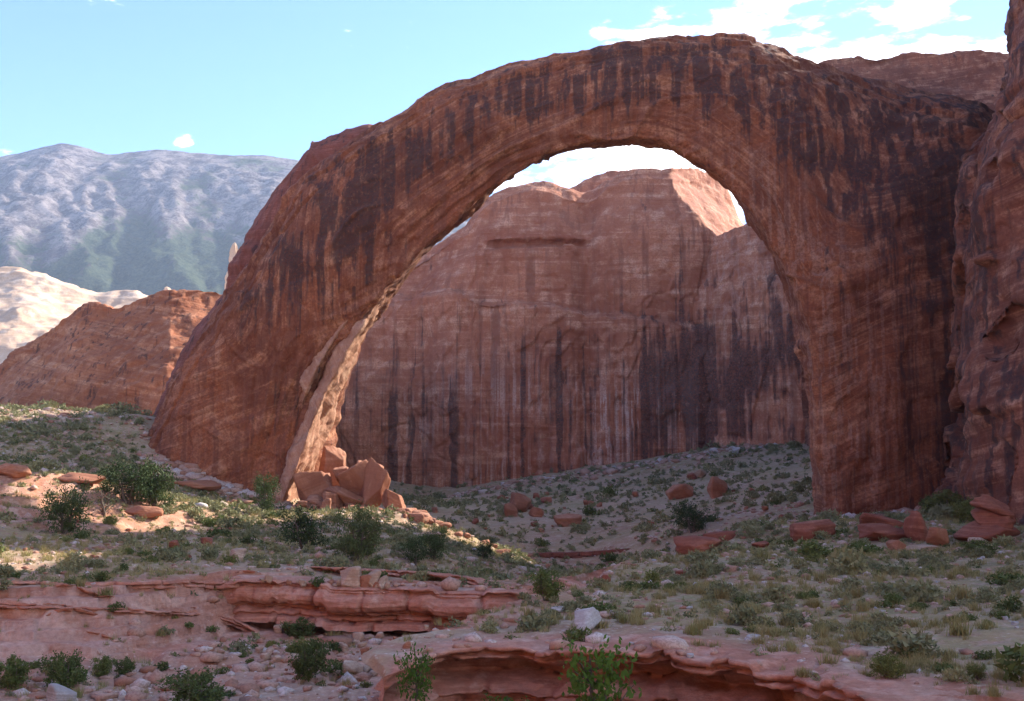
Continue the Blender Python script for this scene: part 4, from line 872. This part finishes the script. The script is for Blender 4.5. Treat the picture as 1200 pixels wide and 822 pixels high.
# ------------------------------------------------------------------ plants
def leaf_tris(c, size, r, up=0.3, aspect=1.0):
    """one small triangle at each centre c"""
    n = len(c); d1 = r.normal(size=(n, 3)); d1[:, 2] += up; d1 /= np.linalg.norm(d1, axis=1)[:, None]
    d2 = np.cross(d1, r.normal(size=(n, 3))); d2 /= np.linalg.norm(d2, axis=1)[:, None] + 1e-9
    s = size * r.uniform(.6, 1.4, n)[:, None]
    return np.stack([c - d2 * s * .5 * aspect, c + d2 * s * .5 * aspect, c + d1 * s], 1)
def leaf_quads(c, size, r, up=0.3, aspect=0.6):
    n = len(c); d1 = r.normal(size=(n, 3)); d1[:, 2] += up; d1 /= np.linalg.norm(d1, axis=1)[:, None]
    d2 = np.cross(d1, r.normal(size=(n, 3))); d2 /= np.linalg.norm(d2, axis=1)[:, None] + 1e-9
    s = size * r.uniform(.6, 1.4, n)[:, None]
    return np.stack([c - d1 * s * .5, c + d2 * s * .5 * aspect, c + d1 * s * .5, c - d2 * s * .5 * aspect], 1)
def shrub_pts(n, r, flat=0.75, lob=5):
    cl = r.normal(size=(lob, 3)) * [.24, .24, .14] + [0, 0, .36]; cl[:, 2] = np.abs(cl[:, 2])
    k = r.randint(0, lob, n); d = r.normal(size=(n, 3)); d /= np.linalg.norm(d, axis=1)[:, None]
    p = cl[k] + d * (r.uniform(.25, 1, n) ** .4)[:, None] * .46; p[:, 2] = np.abs(p[:, 2]) * flat
    return p
def soup(tris): return tris.reshape(-1, 3), np.arange(tris.shape[0] * tris.shape[1]).reshape(tris.shape[0], tris.shape[1])
def plant_mesh(name, q, mat): V, F = soup(q); return mesh_np(name, V, F, {'rnd': np.zeros(len(V))}, smooth=False, mat=mat)
def sage_q(n, size, seed): r = np.random.RandomState(seed); return leaf_tris(shrub_pts(n, r), size, r, .5, .7)
def grass_q(n, seed):
    r = np.random.RandomState(seed); b = r.normal(size=(n, 3)) * [.22, .22, 0]; a = r.uniform(0, 6.28, n); l = r.uniform(.5, 1.0, n); k = r.uniform(.1, .75, n)
    tip = b + np.stack([np.cos(a) * k * l, np.sin(a) * k * l, l * np.sqrt(1 - (k * .8) ** 2)], -1); w = np.stack([-np.sin(a), np.cos(a), 0 * a], -1) * .035
    return np.stack([b - w, b + w, tip], 1)
HI = {'sage': [plant_mesh('sagebrush', sage_q(420, .15, 10 + k), M['sage']) for k in (0, 1, 3, 4)],
      'brush': [plant_mesh('green_shrub', sage_q(460, .15, 30 + k), M['brush']) for k in range(4)],
      'grass': [plant_mesh('grass_tuft', grass_q(110, 50 + k), M['grass']) for k in range(4)]}
LO = {'sage': [sage_q(64, .30, 70 + k) for k in range(6)], 'brush': [sage_q(70, .29, 90 + k) for k in range(4)], 'grass': [grass_q(26, 110 + k) * [1, 1, 1] for k in range(5)]}
def sample_view(n, y0, y1, r, u0=-60, u1=1260):
    y = np.sqrt(r.uniform(y0 ** 2, y1 ** 2, n)); u = r.uniform(u0, u1, n); return (u - 600) / FPX * y, y
def zone_of(x, y, sd):
    if sd > 0 and y < 100: return 'in the wash'
    if y > 172 and x / y > -0.2: return 'on the slope below the streaked wall'
    if x > -3 + 0.0 * y and not (x < 4 and y < 90): return 'on the right-hand flat'
    if y > 118: return 'on the slope left of the arch'
    return 'on the left terrace'
def near_mark(x, y):
    d = [(math.hypot(x - a, y - b), l) for a, b, l in MARKS]; d.sort()
    if d and d[0][0] < 5.0 and len(d[0][1].split()) <= 8: return 'near the ' + d[0][1]
    return None
def scatter(kind, n_near, n_far, size, seed, names, dens):
    r = np.random.RandomState(seed)
    x1, y1 = sample_view(n_near, 36, 172, r); x2, y2 = sample_view(n_far, 172, 345, r, -40, 960)
    x = np.r_[x1, x2]; y = np.r_[y1, y2]
    z, rock, sd = ground_z(x, y)
    p2 = np.stack([x, y, 0 * x], -1); dn = 0.5 + 1.9 * fbm(p2 / 11 + seed, 3)
    u = 600 + x / y * FPX
    keep = (r.rand(len(x)) < np.clip(dens(x, y, sd, rock, dn), 0, 1)) & free(x, y) & ~((y > 200) & (u < 330) & (u > 60))
    x, y, z, sd = x[keep], y[keep], z[keep], sd[keep]
    s = size * np.exp(r.normal(0, .30 if kind == 'grass' else .48, len(x))) * np.where(y > 172, 1.5, 1.0)
    rot = r.uniform(0, 6.28, len(x))
    big = np.argsort(-s / y)[:240]; rest = np.setdiff1d(np.arange(len(x)), big)
    nm, lab, cat = names
    for j, i in enumerate(big):
        zn = zone_of(x[i], y[i], sd[i])
        zn2 = near_mark(x[i], y[i]); sw = 'large' if s[i] > size * 1.6 else ('small' if s[i] < size * 1.05 else 'middling')
        o = obj(nm, HI[kind][j % len(HI[kind])], label=f'{sw} {lab} {zn2 or zn}', cat=cat, group=f'{nm.replace("_", " ")} {zn2 or zn}', loc=(x[i], y[i], z[i] - .03))
        o.scale = (s[i], s[i], s[i] * r.uniform(.75, 1.15)); o.rotation_euler = (0, 0, rot[i])
    Q, rn = [], []
    T = LO[kind]
    for k in range(len(T)):
        idx = rest[k::len(T)]; q = T[k].reshape(-1, 3); c, sn = np.cos(rot[idx])[:, None], np.sin(rot[idx])[:, None]; sc_ = s[idx][:, None]
        X = (q[None, :, 0] * c - q[None, :, 1] * sn) * sc_ + x[idx][:, None]; Yy = (q[None, :, 0] * sn + q[None, :, 1] * c) * sc_ + y[idx][:, None]
        Z = q[None, :, 2] * sc_ + z[idx][:, None] - .03
        Q.append(np.stack([X, Yy, Z], -1).reshape(-1, 3)); rn.append(np.repeat(r.rand(len(idx)), len(q)))
    V = np.concatenate(Q); rn = np.concatenate(rn)
    obj(nm + '_cover', mesh_np(nm + '_cover', V, np.arange(len(V)).reshape(-1, 3), {'rnd': rn}, smooth=False, mat=M[kind]), kind='stuff', label=f'{lab} scattered over the slopes', cat=cat)
    print(kind, len(x), len(V) // 3)
scatter('sage', 12500, 7600, 0.55, 1, ('sagebrush', 'grey-green sagebrush', 'shrub'), lambda x, y, sd, rock, dn: dn * np.where(sd > 2, .25, 1) * (1 - .9 * np.clip(rock, 0, 1)) * np.where(y > 110, 1.0, .62) * (1 + 1.8 * ((x < -28) & (y > 125))))
scatter('brush', 4200, 1500, 0.60, 2, ('green_shrub', 'dark green shrub', 'shrub'), lambda x, y, sd, rock, dn: (dn - .15) * np.where(sd > 2, .8, .6) * (1 - .9 * np.clip(rock, 0, 1)))
scatter('grass', 30000, 1500, 0.44, 3, ('grass_tuft', 'tuft of dry yellow grass', 'grass'), lambda x, y, sd, rock, dn: (dn + .15) * np.where(sd > 2, .35, 1) * (1 - .8 * np.clip(rock, 0, 1)))

def tube(path, rad, k=7):
    path = np.array(path, float); n = len(path); tg = np.gradient(path, axis=0); tg /= np.linalg.norm(tg, axis=1)[:, None] + 1e-9
    a = np.cross(tg, [0.31, 0.9, 0.2]); a /= np.linalg.norm(a, axis=1)[:, None]; b = np.cross(tg, a); th = np.linspace(0, 2 * np.pi, k, endpoint=False)
    V = path[:, None] + np.array(rad)[:, None, None] * (np.cos(th)[None, :, None] * a[:, None] + np.sin(th)[None, :, None] * b[:, None])
    return V.reshape(-1, 3), grid_faces(n, k, True)
def join(parts):
    Vs_, Fs_, o = [], [], 0
    for V, F in parts: Vs_.append(V); Fs_.append(F + o); o += len(V)
    return np.concatenate(Vs_), np.concatenate(Fs_)
def tree_meshes(seed, nclump=26, nleaf=110, leaf=.05, wide=.5, bare=False, lo=.12):
    """unit-height tree: trunk with limbs, crown of small sprays in clumps"""
    r = np.random.RandomState(seed); limbs = []; cl = []
    nt = r.randint(2, 4)
    for t in range(nt):
        a0 = r.uniform(0, 6.28); base = np.array([r.normal(0, .03), r.normal(0, .03), -.05])
        top = np.array([math.cos(a0) * wide * .35, math.sin(a0) * wide * .35, r.uniform(.6, .85)])
        f = np.linspace(0, 1, 8)[:, None]; pth = base + (top - base) * f + np.cumsum(r.normal(0, .018, (8, 3)), 0); limbs.append(tube(pth, np.linspace(.042, .010, 8)))
        for b in range(6):
            i = r.randint(1, 7); a = r.uniform(0, 6.28); e = pth[i] + np.array([math.cos(a) * wide * r.uniform(.4, .95), math.sin(a) * wide * r.uniform(.4, .95), r.uniform(.02, .28)])
            e[2] = min(e[2], .93); q = pth[i] + (e - pth[i]) * np.linspace(0, 1, 6)[:, None] + np.cumsum(r.normal(0, .015, (6, 3)), 0); limbs.append(tube(q, np.linspace(.018, .005, 6), 5)); cl.append(q[-1]); cl.append(q[3])
    cl = np.array(cl); extra = r.normal(size=(nclump, 3)) * [wide * .55, wide * .55, .22] + [0, 0, .52]
    cl = np.vstack([cl, extra]); cl[:, 2] = np.clip(cl[:, 2], lo, .95)
    rr = np.hypot(cl[:, 0], cl[:, 1]); cl[:, :2] *= np.minimum(1, wide / np.maximum(rr, 1e-6))[:, None]
    if bare: cl = cl[:10]
    k = np.repeat(np.arange(len(cl)), nleaf); d = r.normal(size=(len(k), 3)) * r.uniform(.05, .10, len(cl))[k][:, None]
    c = cl[k] + d; c[:, 2] = np.maximum(c[:, 2], .03)
    return join(limbs), leaf_quads(c, leaf, r, .5, .55)
TREES = {}
for kd, cnt, kw, mt in (('juniper', 4, dict(leaf=.048, nleaf=90), 'juniper'), ('wide', 2, dict(leaf=.05, wide=.7, nleaf=90), 'juniper'), ('bare', 1, dict(leaf=.05, wide=.6, bare=True, nleaf=26), 'brush'),
                        ('bush', 3, dict(leaf=.075, wide=.62, nleaf=60, lo=.05), 'brush'), ('leafy', 2, dict(leaf=.085, wide=.55, nleaf=16, lo=.15), 'bright')):
    TREES[kd] = []
    for k in range(cnt):
        (V, F), q = tree_meshes(900 + 17 * k + len(kd), **kw)
        TREES[kd].append((mesh_np('trunk', V, F, mat=M['bark']), plant_mesh('crown', q, M[mt])))
def plant(name, kd, k, label, u, vb, h, w, cat, Y=None, group=None, rot=0.0):
    p = hit(u, vb) if Y is None else P(u, vb, Y)
    big = 1.12 if 'juniper' in name else 1.0; hh = big * h * mpp(p[1]); ww = big * w * mpp(p[1]) / ({'wide': 1.4, 'bush': 1.24, 'leafy': 1.1, 'bare': 1.2}.get(kd, 1.0) * 1.05)
    root = obj(name, None, label=label, cat=cat, group=group, loc=tuple(p)); root.scale = (ww, ww, hh); root.rotation_euler = (0, 0, rot)
    tr, cr = TREES[kd][k % len(TREES[kd])]
    obj('trunk', tr, root); obj('crown', cr, root)
J = 'juniper_tree'
for a in ((J, 'juniper', 0, 'round dark green juniper standing on the left terrace below the orange outcrop', 76, 626, 52, 46, 'tree'),
          (J, 'wide', 0, 'broad juniper in the tall pair left of the arch foot', 150, 590, 42, 62, 'tree'),
          (J, 'juniper', 1, 'taller juniper of the pair close to the outer foot of the arch', 181, 596, 50, 44, 'tree'),
          ('bare_shrub', 'bare', 0, 'half bare brown-limbed shrub between the round juniper and the pair', 120, 606, 34, 44, 'shrub'),
          (J, 'juniper', 2, 'dark juniper in the shade against the left leg beside the leaning slab', 311, 602, 40, 28, 'tree'),
          (J, 'juniper', 3, 'juniper in front of the leaning slab, nearer the terrace edge', 354, 646, 46, 46, 'tree'),
          (J, 'wide', 1, 'big bushy juniper in front of the boulder pile', 418, 658, 56, 54, 'tree'),
          (J, 'juniper', 1, 'dark upright juniper right of the big bushy one', 507, 656, 30, 26, 'tree'),
          (J, 'juniper', 2, 'small dark juniper leaning beside the upright one', 486, 662, 28, 24, 'tree'),
          (J, 'juniper', 0, 'small dark juniper standing alone on the rim above the rubble crest', 568, 656, 22, 20, 'tree'),
          (J, 'wide', 0, 'dark juniper standing above the gorge lip', 811, 624, 30, 38, 'tree'),
          ('tall_bush', 'bush', 0, 'tall green bush at the left edge of the right-hand flat', 640, 704, 34, 38, 'bush'),
          ('green_bush', 'bush', 1, 'bright green bush under the hollow of the right cliff', 1118, 606, 30, 62, 'bush'),
          ('green_bush', 'bush', 2, 'dark green bush beside the right leg of the arch', 1072, 590, 38, 40, 'bush'),
          ('green_bush', 'bush', 0, 'low green bush behind the stacked red slabs', 1030, 598, 22, 40, 'bush'),
          ('green_bush', 'bush', 1, 'green bush between the stacked red slabs and the right cliff', 1140, 612, 26, 40, 'bush'),
          ('green_bush', 'bush', 2, 'green bush tucked against the right leg above the long red slab', 1004, 602, 20, 34, 'bush'),
          ('green_bush', 'bush', 0, 'pale green bush in front of the dark layered stack', 1150, 652, 18, 40, 'bush'),
          ('green_bush', 'bush', 1, 'green bush left of the dark layered stack by the cliff', 1098, 606, 26, 46, 'bush'),
          ('green_bush', 'bush', 1, 'green bush at the far left of the wash', 12, 808, 36, 40, 'bush'),
          ('green_bush', 'bush', 2, 'rounded green bush behind the large pale boulder in the wash', 72, 808, 40, 52, 'bush'),
          ('green_bush', 'bush', 0, 'small green bush at the foot of the smooth rock slope', 122, 794, 24, 26, 'bush'),
          ('green_bush', 'bush', 1, 'second small bush along the foot of the smooth rock slope', 145, 792, 20, 24, 'bush'),
          ('green_bush', 'bush', 2, 'broad green bush at the lower edge of the wash', 225, 830, 40, 70, 'bush'),
          ('green_bush', 'bush', 0, 'grey-green bush in the wash near the brown boulder', 362, 800, 44, 44, 'bush'),
          ('green_bush', 'bush', 1, 'yellow-green bush below the pale fallen block', 350, 748, 22, 40, 'bush'),
          ('green_bush', 'bush', 2, 'low green bush in the rubble of the wash', 352, 768, 18, 34, 'bush'),
          ('leafy_bush', 'leafy', 0, 'bright leafy green bush growing up before the overhanging ledge', 698, 850, 100, 92, 'bush', 44.0),
          ('leafy_bush', 'leafy', 1, 'bright leafy sapling at the left end of the overhanging ledge', 486, 826, 62, 44, 'bush', 46.0),
          ('leafy_bush', 'leafy', 0, 'low leafy plant at the bottom of the gully', 590, 850, 34, 60, 'bush', 45.0),
          ('green_bush', 'bush', 1, 'round olive bush on the right-hand flat near the ledge end', 1040, 795, 28, 38, 'bush'),
          ('green_bush', 'bush', 2, 'small olive bush on the right-hand flat towards the cliff', 1146, 797, 18, 22, 'bush')):
    plant(*a, rot=(a[4] * .37) % 6.28)
print('plants', round(time.time() - T0, 1))

# ------------------------------------------------------------------ air
def haze():
    bm = bmesh.new(); bmesh.ops.create_cube(bm, size=1.0)
    me = bpy.data.meshes.new('haze'); bm.to_mesh(me); bm.free()
    m = bpy.data.materials.new('haze_air'); m.use_nodes = True; t = m.node_tree; t.nodes.clear()
    v = N(t, 'ShaderNodeVolumePrincipled', i={'Color': (0.62, 0.76, 1.0, 1), 'Density': HAZE, 'Anisotropy': 0.2})
    o = N(t, 'ShaderNodeOutputMaterial'); t.links.new(v.outputs[0], o.inputs['Volume']); me.materials.append(m)
    h = obj('haze', me, kind='stuff'); h.scale = (14200, 14200, 1800); h.location = (0, 0, 1800 / 2 - 60)
HAZE = 4.0e-5
haze()
print('done', round(time.time() - T0, 1))
